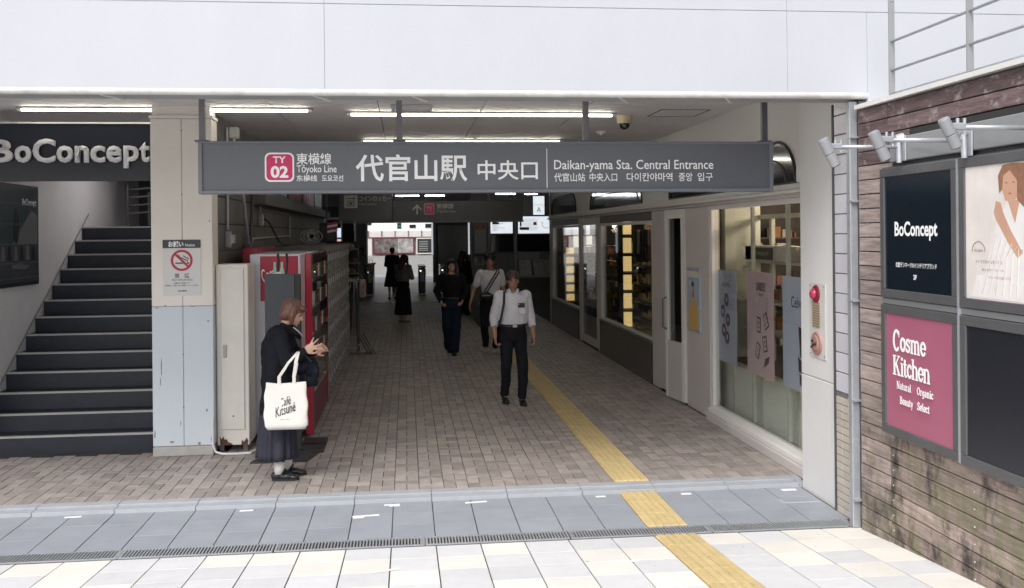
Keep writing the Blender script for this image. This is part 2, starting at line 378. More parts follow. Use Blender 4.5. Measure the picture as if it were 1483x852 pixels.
# cut half bricks along the kerb and beside the tactile strip
cut = MB()
for i in range(-19, 17):
    xa = X0+.2*i
    if xa < -4.7 or xa+.2 > 3.3: continue
    if i % 2:
        for xx in (xa, xa+.1):
            if not (xx+.1 > TX0-.03 and xx < TX1+.03): cut.box(xx+.002, xx+.098, 7.822, 7.822+.145, -.05, 0)
n = 7.82
while n < 21.4:
    for xa, xb in ((1.485, 1.583), (1.585, TX0-.004), (TX1+.004, 2.083)): cut.box(xa+.002, xb, n+.002, n+.098, -.05, -.0012)
    n += .1
rest.build('brick', BRICK, pf, kind='stuff')
cut.build('cut_brick', BRICK, pf, kind='stuff')
lob = B(-8, 7, 29.2, 42, -.01, -.002).build('lobby_floor', mat('lobby_floor_stone', (.17, .16, .15), .45, var=.12, scale=2, bump=.05), kind='structure')

# kerb strip and grey forecourt
kb = struct('kerb')
for i in range(-9, 7):
    x0 = .18+.6*i
    if x0 < -4.9 or x0 > 3.2: continue
    piece('kerb_stone', B(0, min(.596, 3.24-x0), -.052, .052, -.1, .001).mesh('kerb_stone', KERB, bev=.002), kb, (x0, 7.765, 0))
    piece('kerb_stone', B(0, min(.596, 3.24-x0), -.048, .048, -.1, -.012).mesh('kerb_stone', KERB, bev=.002), kb, (x0, 7.662, 0))
gp = B(-5, 3.5, 6.46, 7.62, -.1, GZ-.008).build('grey_pavement', JOINT, kind='structure')
meG = B(.0035, .2965, .0012, .2988, -.05, 0).mesh('tile', GREYT, bev=.0008)
meGs = B(.003, .297, .003, .087, -.05, 0).mesh('tile', GREYT, bev=.003)
for i in range(-17, 10):
    x0 = .18+.3*i
    if x0 < -4.9 or x0+.3 > 3.4: continue
    if 5 <= i <= 5: continue
    for j in range(3): 
        if x0+.3 > 3.19 and j > 0 : continue
        piece('tile', meG, gp, (x0, 7.616-.3*(j+1), GZ + random.uniform(-.001, .001)))
# pale street paving
cp = MB()
yy0, yy1 = 6.49, 2.5
cp.add([(-6, yy1, street_z(yy1)-.008), (4, yy1, street_z(yy1)-.008), (4, yy0, street_z(yy0)-.008), (-6, yy0, street_z(yy0)-.008)], [(0, 1, 2, 3)])
cpo = cp.build('street_pavement', JOINT, kind='structure')
slope = math.atan(.0786)
meC = B(.004, .296, -.2985, -.0015, -.03, 0).mesh('tile', CREAM, bev=.0007)
meP = B(.004, .296, -.2985, -.0015, -.03, 0).mesh('tile', PALE, bev=.0007)
rg = random.Random(5)
pat = "ccpcppccpcpcpppccpc"
cnt = 0
for i in range(-14, 10):
    for j in range(0, 9):
        if i == 5: continue
        x0 = .18+.3*i; y1 = 6.53-.3*j
        if j == 0: y1 = 6.53
        if x0 > 3.1: continue
        isc = rg.random() < (.62 if (i+j) % 2 else .22)
        o = piece('tile', meC if isc else meP, cpo, (x0, y1, street_z(y1)+rg.uniform(-.001, .001))); o.rotation_euler.x = -slope
        cnt += 1

# drain grating
DG = thing('drain_grating', 'long slotted metal drain grating between grey forecourt and pale street tiles', 'drain', (0, 6.64, GZ))
gy0, gy1 = 6.548, 6.712
for i in range(-5, 4):
    xa = .11 + i*1.0; xb = min(xa+.985, 3.14)
    MB().box(xa, xb, gy0, gy0+.004, GZ-.03, GZ+.003).box(xa, xb, gy1-.004, gy1, GZ-.03, GZ+.003).box(xa, xa+.012, gy0+.013, gy1-.013, GZ-.03, GZ+.003).box(xb-.012, xb, gy0+.013, gy1-.013, GZ-.03, GZ+.003).build('frame', GALV, DG)
bars = MB(); x = -5
while x < 3.12:
    bars.box(x, x+.0095, gy0+.005, gy1-.005, GZ-.010, GZ+.002); x += .0215
bars.build('bar', GALV, DG, kind='stuff')
B(-5, 3.13, gy0, gy1, -.11, GZ-.05).build('channel', DARK, DG)

# tactile paving
def tactile(n0, name):
    mb = MB().box(-.147, .147, -.147, .147, -.05, 0)
    for k in range(5):
        x = -.11 + .055*k
        for ya, yb in ((-.146, .146),):
            mb.add([(x-.022, ya, 0), (x+.022, ya, 0), (x+.022, yb, 0), (x-.022, yb, 0), (x-.0205, ya+.002, .008), (x+.0205, ya+.002, .008), (x+.0205, yb-.002, .008), (x-.0205, yb-.002, .008)],
                   [(0,1,5,4),(1,2,6,5),(2,3,7,6),(3,0,4,7),(4,5,6,7)])
    return mb.mesh(name, YEL)
meT = tactile(0, 'tactile_block')
TPs = thing('tactile_paving', 'yellow ribbed guiding strip running from the street into the passage', 'tactile paving', (1.83, 6, 0))
for j in range(45): piece('tactile_block', meT, TPs, (1.83, 7.97+.3*j, .003))
for j in range(3): piece('tactile_block', meT, TPs, (1.83, 7.466-.3*j, GZ+.003))
for j in range(9):
    y = 6.38-.3*j
    o = piece('tactile_block', meT, TPs, (1.83, y, street_z(y)+.004)); o.rotation_euler.x = -slope
TC = thing('tactile_paving', 'yellow cross strip of tactile paving in front of the ticket gates', 'tactile paving', (0, 29.5, 0))
for j in range(-9, 10): piece('tactile_block', meT, TC, (1.83+.3*j-.9, 29.6, .003))

# scraps of white tape and paper
def scrap(x, y, L, wd, a, label, hook=False):
    mb = MB(); M = Matrix.Translation((x, y, GZ+.002)) @ Matrix.Rotation(a, 4, 'Z')
    mb.box(-L/2, L/2, -wd/2, wd/2, 0, .002, M=M)
    if hook: mb.box(-L/2+.005 if hook > 0 else L/2-.08, -L/2+.085 if hook > 0 else L/2, -wd/2-.03, -wd/2, 0, .0025, M=M)
    tag(mb.build('tape_scrap', PAPER), label, 'tape')
scrap(-2.50, 7.55, .12, .035, .05, 'short strip of white tape at the far left of the grey forecourt')
scrap(-1.23, 7.54, .10, .035, .05, 'short white tape strip on grey tiles left of the woman with the tote bag')
scrap(-.32, 7.27, .20, .035, .10, 'long hooked strip of white tape on grey tiles nearest the drain', 1)
scrap(-.13, 7.54, .12, .03, .02, 'stepped piece of white tape just behind the long hooked strip', -1)
scrap(.52, 7.52, .17, .035, .12, 'straight white tape strip on the grey tiles left of centre strip joints')
scrap(1.51, 7.54, .08, .04, 0, 'small white tape piece just left of the yellow guiding strip')
scrap(2.2, 7.52, .08, .045, 0, 'small white tape piece just right of the yellow guiding strip')
scrap(3.05, 7.52, .12, .05, 0, 'white tape rectangle close to the white pillar')
tag(MB().box(2.86, 3.16, 7.16, 7.175, GZ, GZ+.003).box(2.86, 2.875, 7.175, 7.26, GZ, GZ+.003).build('tape_scrap', mat('pale_tape', (.45, .48, .55), .7)), 'long pale bluish tape line by the foot of the pillar', 'tape')
for x, y, a, lb in ((-.15, 5.95, .35, 'faint pale tape strip on the cream tiles left of centre'), (1.33, 5.9, .02, 'faint pale tape on cream tile left of the yellow strip')):
    mb = MB(); M = Matrix.Translation((x, y, street_z(y)+.003)) @ Matrix.Rotation(-slope, 4, 'X') @ Matrix.Rotation(a, 4, 'Z'); mb.box(-.09, .09, -.014, .014, 0, .002, M=M)
    tag(mb.build('tape_scrap', PAPER), lb, 'tape')

# =================================================================== UPPER WHITE WALL
UF = thing('upper_facade', 'smooth white panelled wall with a rounded lower lip above the passage mouth', 'wall', (0, 6.45, 3))
xs = [-6.85, -3.68, -.523, 2.635, 5.8, 9.0]
for a, b in zip(xs[:-1], xs[1:]):
    lo = 3.0
    if a == 2.635:
        B(a+.002, 3.215, 6.45, 6.60, 3.0, 3.574).build('panel', WHITE, UF, bev=.002)
        B(3.218, b-.002, 6.45, 6.60, 2.952, 3.574).build('panel', WHITE, UF, bev=.002)
        B(3.218, b-.002, 6.452, 6.60, 1.9, 2.948).build('panel', WHITE, UF, bev=.002)
    elif a > 5: B(a+.001, b-.001, 6.45, 6.60, 1.9, 3.574).build('panel', WHITE, UF, bev=.002)
    else: B(a+.001, b-.001, 6.45, 6.60, lo, 3.574).build('panel', WHITE, UF, bev=.002)
    B(a+.001, b-.001, 6.45, 6.60, 3.578, 5.4).build('panel', WHITE, UF, bev=.002)
    B(a+.001, b-.001, 6.45, 6.60, 5.404, 7.4).build('panel', WHITE, UF, bev=.002)
B(-6.9, 9, 6.455, 6.6, 3.02, 7.38).build('backing', mat('seam_grey', (.44, .44, .47), .7), UF)
MB().tube([(-7, 6.465, 2.995), (3.22, 6.465, 2.995)], .024, 16).build('lip', mat('lip_metal', (.66, .65, .63), .4, var=.05, scale=3, stretch=(.6, 1, 2), dirt=.55, dcol=(.30, .27, .23), dscale=3.5), UF, smooth=False)
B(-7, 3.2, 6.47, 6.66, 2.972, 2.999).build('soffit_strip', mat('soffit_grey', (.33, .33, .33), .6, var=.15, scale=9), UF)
B(-7, 3.2, 6.60, 6.66, 3.0, 3.3).build('inner_face', CEIL, UF)
for x in (-1.95, -.6, .05, 1.45, 2.2):
    MB().tube([(x, 6.47, 2.975), (x+.10, 6.66, 2.965)], .008, 6).build('bracket', TRIM, UF)
# solid building mass over the passage so no sky leaks in
tag(B(-30, 30, 6.6, 42, 3.42, 7.4).build('building_mass', CEIL), 'white building storey over the passage', 'building')

# ceiling
ce = B(-8, 7, 6.6, 42, 3.302, 3.40).build('ceiling', mat('ceiling_joint', (.12, .12, .12), .9), kind='structure')
for i in range(-6, 6):
    x0 = -.255+1.005*i
    for j in range(0, 6):
        y0 = 6.66+2.52*j
        ok = True
        if x0 > 3.2: continue
        me = B(.005, 1.0, .006, 2.514, 0, .02).mesh('ceiling_panel', CEIL, bev=.002)
        piece('ceiling_panel', me, ce, (x0, y0, 3.281))
B(-8, 7, 21.8, 42, 3.281, 3.301).build('ceiling_panel', CEIL, ce)
# tube lamps
def tubelamp(x0, x1, y, label, m=TUBE, z=3.275):
    t = thing('tube_lamp', label, 'ceiling light', ((x0+x1)/2, y, z), 'tube lamps on the ceiling')
    B(x0, x1, y-.02, y+.02, z-.012, z+.005).build('housing', mat('lamp_housing', (.3, .29, .27), .5), t, bev=.002)
    MB().tube([(x0+.05, y, z-.024), (x1-.05, y, z-.024)], .012, 10).build('tube', m, t)
    for xx in (x0+.01, x1-.05): B(xx, xx+.04, y-.02, y+.02, z-.038, z-.0125).build('end_cap', TRIM, t)
tubelamp(-3.6, -.88, 9.45, 'long dim tube lamp on the ceiling above the left column')
tubelamp(-.585, 2.15, 9.72, 'long dim tube lamp on the ceiling above the middle of the big sign')
tubelamp(-.58, 2.05, 12.5, 'second row tube lamp seen just over the top edge of the big sign')
for y, x0, lb in ((15.5, -.58, 'third'), (18.5, -.58, 'fourth')):  # unseen rows, added as fill for the deep passage
    tubelamp(x0, x0+2.6, y, 'added fill tube of the %s row, unseen deep in the passage ceiling' % lb)
for k, (x0, x1, y) in enumerate(((-.35, .42, 28), (.5, 1.15, 28), (2.45, 3.1, 27), (-4.5, -2.6, 26), (3.3, 3.75, 27.2), (4.4, 6.0, 31.))):  # outermost left and right tubes are hidden fill added to brighten the hall
    tubelamp(x0, x1, y, ['bright white tube lamp over the ticket hall behind the arrow sign', 'bright tube lamp right of the arrow in the ticket hall', 'bright tube lamp nearest the right shop row in the hall', 'added fill tube at the left side of the hall, hidden by the wall', 'bright tube lamp before the ticket machines', 'added fill tube at the right side of the hall, hidden by the ticket wall'][k], TUBEB, 3.2)
# dome camera, small fittings
t = thing('dome_camera', 'cream dome security camera with dark glass on the ceiling', 'camera', (2.29, 9.97, 3.28))
MB().tube([(2.29, 9.97, 3.28), (2.29, 9.97, 3.20)], [.085, .075], 24).build('housing', mat('aged_plastic', (.55, .48, .32), .5), t, smooth=False)
MB().ball((2.29, 9.97, 3.195), (.058, .058, .06)).build('dome', mat('dome_glass', (.01, .01, .012), .08, coat=1), t, smooth=True)
t = thing('smoke_vent_cover', 'pale grey box shaped fitting on the ceiling behind the middle rod', 'ceiling fitting', (.07, 9.3, 3.28))
B(-.14, .26, 9.15, 9.38, 3.235, 3.281).build('cover', mat('fitting_plastic', (.55, .55, .58), .4), t, bev=.012)
B(-.10, .22, 9.18, 9.34, 3.228, 3.2355).build('diffuser', TRIM, t, bev=.003)
t = thing('access_hatch', 'flush ceiling hatch with a dark frame near the right wall', 'hatch', (2.8, 9.75, 3.28))
hx = [(2.55, 9.45), (3.05, 9.45), (3.05, 10.0), (2.55, 10.0)]
for (xa, ya), (xb, yb) in zip(hx, hx[1:]+hx[:1]):
    B(min(xa, xb)-.006, max(xa, xb)+.006, min(ya, yb)-.006, max(ya, yb)+.006, 3.276, 3.2812).build('frame', DSTEEL, t)
B(2.562, 3.038, 9.462, 9.988, 3.278, 3.2815).build('door', CEIL, t)
t = thing('wall_speaker', 'small white box speaker on the column top corner under the ceiling', 'speaker', (-1.85, 10.6, 3.1))
B(-1.87, -1.77, 10.55, 10.65, 3.10, 3.22).build('housing', TRIM, t, bev=.01)
MB().tube([(-1.82, 10.6, 3.10), (-1.83, 10.62, 2.95)], .012, 8).build('bracket', TRIM, t)
for x, y, lb in ((.86, 12.0, 'left of the two small round ceiling sensors'), (2.35, 11.5, 'right of the two small round ceiling sensors')):
    t = thing('ceiling_sensor', lb, 'sensor', (x, y, 3.28)); MB().tube([(x, y, 3.281), (x, y, 3.25)], [.06, .045], 18).build('cover', TRIM, t); MB().ball((x, y, 3.25), .02).build('lens', TRIM, t)

# =================================================================== BIG HANGING SIGN
SY = 7.3
S = thing('station_sign', 'long grey hanging sign with white Japanese, English and Korean station lettering', 'sign', (.67, SY, 2.55))
fr = FR('-Y', SY)
B(-1.505, 2.85, SY+.004, SY+.14, 2.375, 2.745).build('casing', SIGNG, S, bev=.004)
for z0, z1 in ((2.366, 2.39), (2.736, 2.752)): B(-1.51, 2.855, SY-.012, SY+.150, z0, z1).build('rim', SIGNR, S, bev=.004)
for x0, x1 in ((-1.512, -1.482), (2.827, 2.857)): B(x0, x1, SY-.013, SY+.151, 2.364, 2.754).build('rim', SIGNR, S, bev=.004)
for x in (-1.495, -.045, 1.385, 2.815):
    B(x-.022, x+.022, SY+.05, SY+.09, 2.755, 3.28).build('hanger_rod', DSTEEL if x > 2 else mat('hanger_grey', (.2, .2, .21), .5, metal=.3), S)
    B(x-.05, x+.05, SY+.03, SY+.11, 2.753, 2.765).build('bolt_plate', DSTEEL, S)
fr.poly(rrect(-1.035, -.822, 2.452, 2.668, .04), -.004, .003).build('line_emblem', INK, S)
E1 = fr.poly(rrect(-1.023, -.834, 2.464, 2.656, .032), .0032, .005).build('emblem_field', REDINK, S)
text('TY', fr, -.975, -.882, 2.590, 2.640, .0056, INK, S, bold=.025)
text('02', fr, -.993, -.864, 2.480, 2.570, .0056, INK, S, bold=.035)
D = -.0005+.0015
text('東横線', fr, -.806, -.549, 2.580, 2.665, D, INK, S, bold=.012)
text('Tōyoko Line', fr, -.803, -.512, 2.505, 2.577, D, INK, S, bold=.006)
text('东横线', fr, -.806, -.655, 2.455, 2.502, D, INK, S, bold=.01)
text('도요코선', fr, -.62, -.464, 2.455, 2.502, D, INK, S, bold=.01)
text('代官山駅', fr, -.371, .463, 2.450, 2.656, D, INK, S, bold=.018)
text('中央口', fr, .540, 1.000, 2.460, 2.610, D, INK, S, bold=.014)
fr.slab(1.068, 1.073, 2.398, 2.70, 0, .0015).build('divider_line', INK, S)
text('Daikan-yama Sta. Central Entrance', fr, 1.126, 2.377, 2.517, 2.612, D, INK, S, bold=.008)
text('代官山站', fr, 1.126, 1.365, 2.446, 2.512, D, INK, S, bold=.008)
text('中央入口', fr, 1.40, 1.615, 2.446, 2.512, D, INK, S, bold=.008)
text('다이칸야마역', fr, 1.69, 2.05, 2.446, 2.512, D, INK, S, bold=.008)
text('중앙', fr, 2.10, 2.21, 2.446, 2.512, D, INK, S, bold=.008)
text('입구', fr, 2.25, 2.372, 2.446, 2.512, D, INK, S, bold=.008)

# =================================================================== LEFT COLUMN AND NOTICE
C = thing('column', 'broad square column, beige above and blue grey below, at the passage corner', 'column', (-2.09, 9.35, 0))
def seg(z0, z1, m, nm):
    B(-2.372, -2.092, 9.35, 9.62, z0, z1).build(nm, m, C, bev=.004); B(-2.088, -1.815, 9.35, 9.62, z0, z1).build(nm, m, C, bev=.004)
seg(.092, 1.40, BLUEG, 'lower_panel'); seg(1.404, 3.16, BEIGE, 'upper_panel')
B(-2.365, -1.822, 9.356, 9.62, .09, 3.15).build('core', mat('seam_brown', (.2, .17, .15), .9), C)
B(-2.37, -1.82, 9.33, 9.62, 0, .088).build('plinth', PLINTH, C, bev=.006)
B(-2.38, -1.805, 9.335, 9.63, 3.162, 3.19).build('capital_trim', TRIM, C)
B(-2.36, -1.83, 9.36, 9.62, 3.192, 3.28).build('neck', BEIGE, C)
for z in (3.05, 2.45, 1.82, .95, .45): MB().ball((-2.09, 9.348, z), .006).build('screw', DSTEEL, C)
CHM = mat('paint_chip_brown', (.28, .22, .16), .9, var=.3, scale=40)
fch = FR('-Y', 9.35); rch = random.Random(21)
for cx_, cz_, w_, h_ in ((-2.29, .82, .006, .12), (-2.30, .70, .005, .05), (-1.86, 1.26, .010, .012), (-1.88, .42, .012, .02), (-2.2, .13, .03, .012), (-1.95, .11, .02, .016), (-2.33, 1.39, .02, .008), (-2.0, 1.40, .03, .006), (-2.25, 1.41, .012, .006), (-1.84, 2.2, .008, .014), (-2.12, .30, .006, .03), (-1.835, .15, .012, .04), (-2.355, .2, .01, .05)):
    fch.poly([(cx_+w_*math.cos(a*PI/4)*rch.uniform(.5, 1), cz_+h_*math.sin(a*PI/4)*rch.uniform(.5, 1)) for a in range(8)], 0, .0012).build('paint_chip', CHM, C)
NS = thing('no_smoking_notice', 'white no smoking notice with red ring fixed to the beige column', 'notice', (-2.09, 9.345, 1.5))
fr = FR('-Y', 9.345)
fr.poly(rrect(-2.268, -1.922, 1.50, 2.025, .01), -.003, .002).build('plate', mat('notice_plate', (.68, .67, .65), .45, var=.02), NS)
fr.poly(rrect(-2.268, -1.922, 1.947, 2.025, .008), .0022, .0035).build('header', mat('notice_header', (.05, .055, .07), .5), NS)
text('お願い', fr, -2.215, -2.078, 1.957, 2.010, .0045, INK, NS, bold=.03)
text('Notice', fr, -2.062, -1.975, 1.962, 1.988, .0045, INK, NS, bold=.01)
ring(fr, -2.095, 1.832, .078, .100, .0022, .004).build('prohibition_ring', REDP, NS)
fr.poly([(-2.162, 1.884), (-2.148, 1.898), (-2.028, 1.780), (-2.042, 1.766)], .0045, .006).build('prohibition_bar', REDP, NS)
fr.slab(-2.152, -2.07, 1.800, 1.812, .0022, .0035).build('cigarette', BLK, NS)
fr.slab(-2.05, -2.03, 1.800, 1.812, .0022, .0035).build('cigarette', BLK, NS)
MB().tube([fr.P(a, z, .004) for a, z in ((-2.12, 1.885), (-2.122, 1.868), (-2.105, 1.857), (-2.085, 1.85), (-2.07, 1.838), (-2.05, 1.836), (-2.038, 1.820))], .004, 5).build('smoke_line', BLK, NS)
MB().tube([fr.P(a, z, .004) for a, z in ((-2.085, 1.875), (-2.07, 1.868), (-2.06, 1.858), (-2.04, 1.855), (-2.032, 1.84))], .004, 5).build('smoke_line', BLK, NS)
text('禁', fr, -2.160, -2.118, 1.665, 1.710, .003, BLK, NS, bold=.01); text('煙', fr, -2.072, -2.026, 1.665, 1.710, .003, BLK, NS, bold=.01)
text('NO SMOKING', fr, -2.185, -2.000, 1.640, 1.659, .003, BLK, NS)
text('駅構内は終日禁煙です', fr, -2.165, -2.025, 1.612, 1.626, .003, BLK, NS, bold=.01)
text('皆様のご協力をお願いいたします', fr, -2.245, -1.945, 1.590, 1.605, .003, BLK, NS, bold=.01)
text('東急電鉄', fr, -2.13, -2.05, 1.538, 1.553, .003, BLK, NS, bold=.02)

# =================================================================== STAIRS (left)
ST = thing('staircase', 'dark blue rubber clad staircase with pale nosings climbing behind the column', 'stairs', (-3.2, 9.65, 0))
RI, TR = .1687, .265
for k in range(13):
    y = 9.66+TR*k
    s_ = B(-4.11, -2.378, y, y+TR+.02, RI*k-.02 if k else -.05, RI*(k+1)-.004).build('step', STEP, ST, bev=.004)
    B(-4.11, -2.38, y-.008, y+.03, RI*(k+1)-.018, RI*(k+1)).build('nosing', NOSE, s_)
B(-4.11, -2.378, 9.66+TR*13, 15.5, 2.05, RI*13-.001).build('landing', STEP, ST)
SW = thing('stairwell_walls', 'pale plastered stairwell enclosing the dark stairs', 'wall', (-4.1, 9.6, 0))
B(-4.4, -4.11, 9.56, 16, -.1, 3.28).build('side_wall', LWALL, SW)
B(-2.37, -2.0, 9.63, 15.8, -.1, 3.28).build('inner_wall', LWALL, SW)
B(-4.11, -2.37, 15.5, 15.7, 2.0, 3.28).build('end_wall', mat('shaded_plaster', (.12, .12, .12), .8), SW)  # plaster colour darkened here to paint the dark room at the stair top
B(-8, -4.4, 9.56, 9.7, -.1, 3.28).build('front_wall', LWALL, SW)
# slanted stringer trim where steps meet the wall
MB().add([(-4.108, 9.60, .12), (-4.108, 13.1, 2.35), (-4.108, 13.1, 2.38), (-4.108, 9.60, .15), (-4.10, 9.60, .12), (-4.10, 13.1, 2.35), (-4.10, 13.1, 2.38), (-4.10, 9.60, .15)], [(0,1,2,3),(7,6,5,4),(0,4,5,1),(1,5,6,2),(2,6,7,3),(3,7,4,0)]).build('stringer_line', mat('stringer', (.3, .29, .29), .7), SW)
# balustrade and window at the landing
BA = thing('landing_balustrade', 'dark metal railing with bent rails at the top of the stairs', 'railing', (-3.2, 14, 2.19))
for off in (0, .14, .28, .42):
    MB().tube([(-4.0, 14.4, 3.05-off), (-3.85, 14.0, 2.72-off*.8), (-3.2, 13.9, 2.76-off*.8), (-2.7, 13.95, 2.78-off*.8), (-2.5, 14.3, 2.95-off*.5)], .014, 8).build('rail', mat('rail_grey', (.25, .25, .26), .4, metal=.5), BA)
for x in (-3.85, -3.3, -2.75): MB().tube([(x, 13.95, 2.19), (x, 13.95, 2.76)], .016, 8).build('post', DSTEEL, BA)
WN = thing('landing_window', 'dark glazed window frame behind the landing railing', 'window', (-3.2, 15.3, 2.2))
B(-3.95, -2.5, 15.38, 15.48, 2.2, 2.24).build('frame', DSTEEL, WN); B(-3.95, -2.5, 15.38, 15.48, 2.72, 2.75).build('frame', GALV, WN)
for x in (-3.95, -3.5, -2.55): B(x, x+.04, 15.38, 15.48, 2.241, 2.719).build('frame', GALV, WN)
B(-3.9, -2.55, 15.42, 15.44, 2.245, 2.715).build('pane', ARCH, WN)
# slatted ceiling over the landing
SL = thing('slatted_ceiling', 'dark slatted soffit above the stair landing', 'ceiling', (-3.2, 14, 3.1))
for k in range(9): B(-4.05, -2.4, 13.6+.2*k, 13.7+.2*k, 3.05, 3.10).build('slat', mat('slat_grey', (.16, .15, .15), .6), SL)
for x in (-3.5, -3.15): B(x, x+.22, 12.2, 13.4, 3.02, 3.045).build('light_panel', mat('stair_light', (.9, .9, .9), .4, emit=(1, .97, .94), estr=2.2), SL)
# fascia with letters
BF = thing('shop_fascia', 'dark navy fascia board with raised pale BoConcept lettering over the stairs', 'sign', (-3.2, 9.5, 2.6))
B(-8, -2.376, 9.50, 9.56, 2.588, 3.125).build('board', NAVY, BF)
B(-8, -2.376, 9.49, 9.56, 3.128, 3.142).build('top_trim', TRIM, BF)
B(-8, -2.40, 10.72, 10.78, 3.10, 3.28).build('upper_trim', SHOPU, BF)
fr = FR('-Y', 9.5)
widths = [('B', -3.845, -3.640), ('o', -3.622, -3.478), ('C', -3.462, -3.262), ('o', -3.248, -3.104), ('n', -3.084, -2.960), ('c', -2.944, -2.812), ('e', -2.800, -2.664), ('p', -2.644, -2.506), ('t', -2.498, -2.408)]
for ch, a0, a1 in widths:
    z0, z1 = {'B': (2.762, 2.978), 'C': (2.757, 2.983), 't': (2.762, 2.955), 'p': (2.705, 2.918)}.get(ch, (2.759, 2.918))
    text(ch, fr, a0, a1, z0, z1, .012, LET, BF, bold=.028, ext=.035, name='letter')
# framed poster on stairwell wall
PO = thing('framed_poster', 'dark teal framed furniture poster on the stairwell wall', 'poster', (-4.08, 10.6, 2.1))
fr = FR('+X', -4.11)
fr.slab(9.75, 11.3, 1.545, 2.625, 0, .03).build('frame', BLK, PO, bev=.004)
TEAL = mat('poster_teal', (.035, .055, .062), .3, var=.1, scale=1.5)
def pp(pts, m, d, nm='print'): fr.poly(pts, d-.0006, d).build(nm, m, PO)
fr.slab(9.79, 11.262, 1.583, 2.59, .0305, .034).build('print', TEAL, PO)
gp1 = mat('poster_grey', (.15, .16, .165), .4); gp2 = mat('poster_dark', (.012, .014, .018), .4); gp3 = mat('poster_mid', (.06, .065, .075), .4, var=.2, scale=8)
pp([(10.55, 1.98), (11.25, 1.98), (11.25, 2.30), (11.08, 2.36)], gp1, .0355)
pp([(10.66+.08*math.cos(t*PI/12), 2.18+.19*math.sin(t*PI/12)) for t in range(24)], gp2, .0365)
pp([(9.8, 1.80), (11.25, 1.80), (11.25, 1.99), (9.8, 1.99)], gp3, .0362)
for k in range(8): pp([(9.95+.16*k, 1.82), (10.05+.16*k, 1.82), (10.03+.16*k, 1.97), (9.97+.16*k, 1.97)], gp2 if k % 2 else gp1, .0372)
pp([(9.8, 1.60), (11.25, 1.60), (11.25, 1.78), (10.6, 1.80), (9.8, 1.76)], gp3, .0368)
pp([(10.55, 1.74), (10.9, 1.72), (11.0, 1.76), (10.75, 1.785), (10.55, 1.775)], gp1, .0376)
for z in (2.42, 2.2, 1.99, 1.79, 1.63): fr.slab(9.8, 11.255, z, z+.006, .0372, .038).build('print', gp1, PO)
text('BoConcept', fr, 10.83, 11.22, 2.39, 2.48, .036, INK, PO, bold=.03)
# =================================================================== LEFT SIDE OF THE PASSAGE
# wall behind the machines
LW = thing('passage_wall', 'dark greyish wall of large tiles above the machines on the left of the passage', 'wall', (-1.9, 14, 0))
B(-1.98, -1.90, 9.64, 22.4, -.1, 3.28).build('core', JOINT, LW)
for j in range(14):
    for k in range(5):
        y0 = 9.66+.9*j; z0 = 1.9+.28*k
        B(-1.90, -1.885, y0+.006, min(y0+.894, 22.38), z0+.006, z0+.274).build('wall_tile', PWALL, LW, bev=.003)
B(-1.90, -1.885, 9.66, 22.38, 0, 1.9).build('lower_wall', PWALL, LW)
BM = thing('wall_beam', 'thick dark ledge running along the left passage wall above the lockers', 'beam', (-1.8, 16, 2.6))
B(-1.884, -1.72, 12.2, 22.3, 2.44, 2.58).build('ledge', mat('beam_grey', (.16, .155, .15), .6), BM, bev=.01)
B(-1.884, -1.80, 12.2, 22.3, 2.582, 2.62).build('rail', DSTEEL, BM)
for k, (y0, y1, z1, m, lb) in enumerate(((14.0, 15.4, 3.0, COOLL, 'pale lit poster panel on the left wall'), (15.7, 17.6, 3.05, REDINK, 'crimson poster panel nearest on the left wall'), (17.8, 19.9, 3.05, REDINK, 'crimson poster panel farthest on the left wall'), (20.1, 21.6, 3.0, COOLL, 'small pale lit panel at the end of the left wall'))):
    t = thing('wall_poster', lb, 'poster', (-1.87, y0, 2.7)); f2 = FR('+X', -1.884)
    f2.slab(y0, y1, 2.64, z1, 0, .03).build('frame', DSTEEL, t)
    f2.slab(y0+.04, y1-.04, 2.67, z1-.03, .0302, .034).build('print', mat('poster_crimson', (.30, .01, .05), .4, var=.5, scale=5) if m is REDINK else mat('poster_pale', (.55, .6, .62), .4, var=.3, scale=6), t)
    if m is REDINK:
        for q in range(3): f2.poly(disc(y0+.3+.45*q, 2.85, .09), .0345, .036).build('print', mat('poster_pink', (.6, .35, .4), .4, var=.5, scale=12), t)
t = thing('cable_conduits', 'grey metal conduits with elbows on the left passage wall', 'conduit', (-1.86, 12, 2))
for pts in ([(-1.87, 10.45, 3.2), (-1.87, 10.45, 2.12)], [(-1.87, 12.75, 3.2), (-1.87, 12.75, 2.36)], [(-1.87, 12.9, 2.40), (-1.87, 15.8, 2.40), (-1.87, 15.9, 2.35), (-1.87, 15.9, 2.02)], [(-1.87, 11.9, 1.93), (-1.87, 12.1, 2.02), (-1.87, 15.8, 2.05)]):
    MB().tube(pts, .014, 8).build('pipe', GALV, t)
for y, z, h, lb in ((10.42, 2.02, .17, 'grey outlet box beside the column at head height'), (12.7, 2.26, .16, 'grey outlet box with a black cord hanging from it')):
    t = thing('outlet_box', lb, 'outlet', (-1.86, y, z))
    B(-1.885, -1.83, y-.05, y+.05, z-h/2, z+h/2).build('box', GALV, t, bev=.008); B(-1.829, -1.822, y-.03, y+.03, z-.05, z+.05).build('cover', TRIM, t)
t = thing('socket', 'square cream plug socket next to the outlet box', 'socket', (-1.86, 10.75, 2.03)); B(-1.885, -1.85, 10.70, 10.80, 1.98, 2.07).build('plate', CAB, t, bev=.004)
for z in (2.01, 2.045): B(-1.8495, -1.846, 10.73, 10.77, z-.006, z+.006).build('slot', BLK, t)
tag(MB().tube([(-1.82, 12.76, 2.27), (-1.80, 13.0, 2.24), (-1.78, 13.4, 2.1), (-1.76, 13.7, 1.98), (-1.74, 14.0, 1.93), (-1.6, 14.4, 1.92)], .012, 8).build('power_cord', BLK), 'black power cord drooping from the outlet box to the machine tops', 'cord')
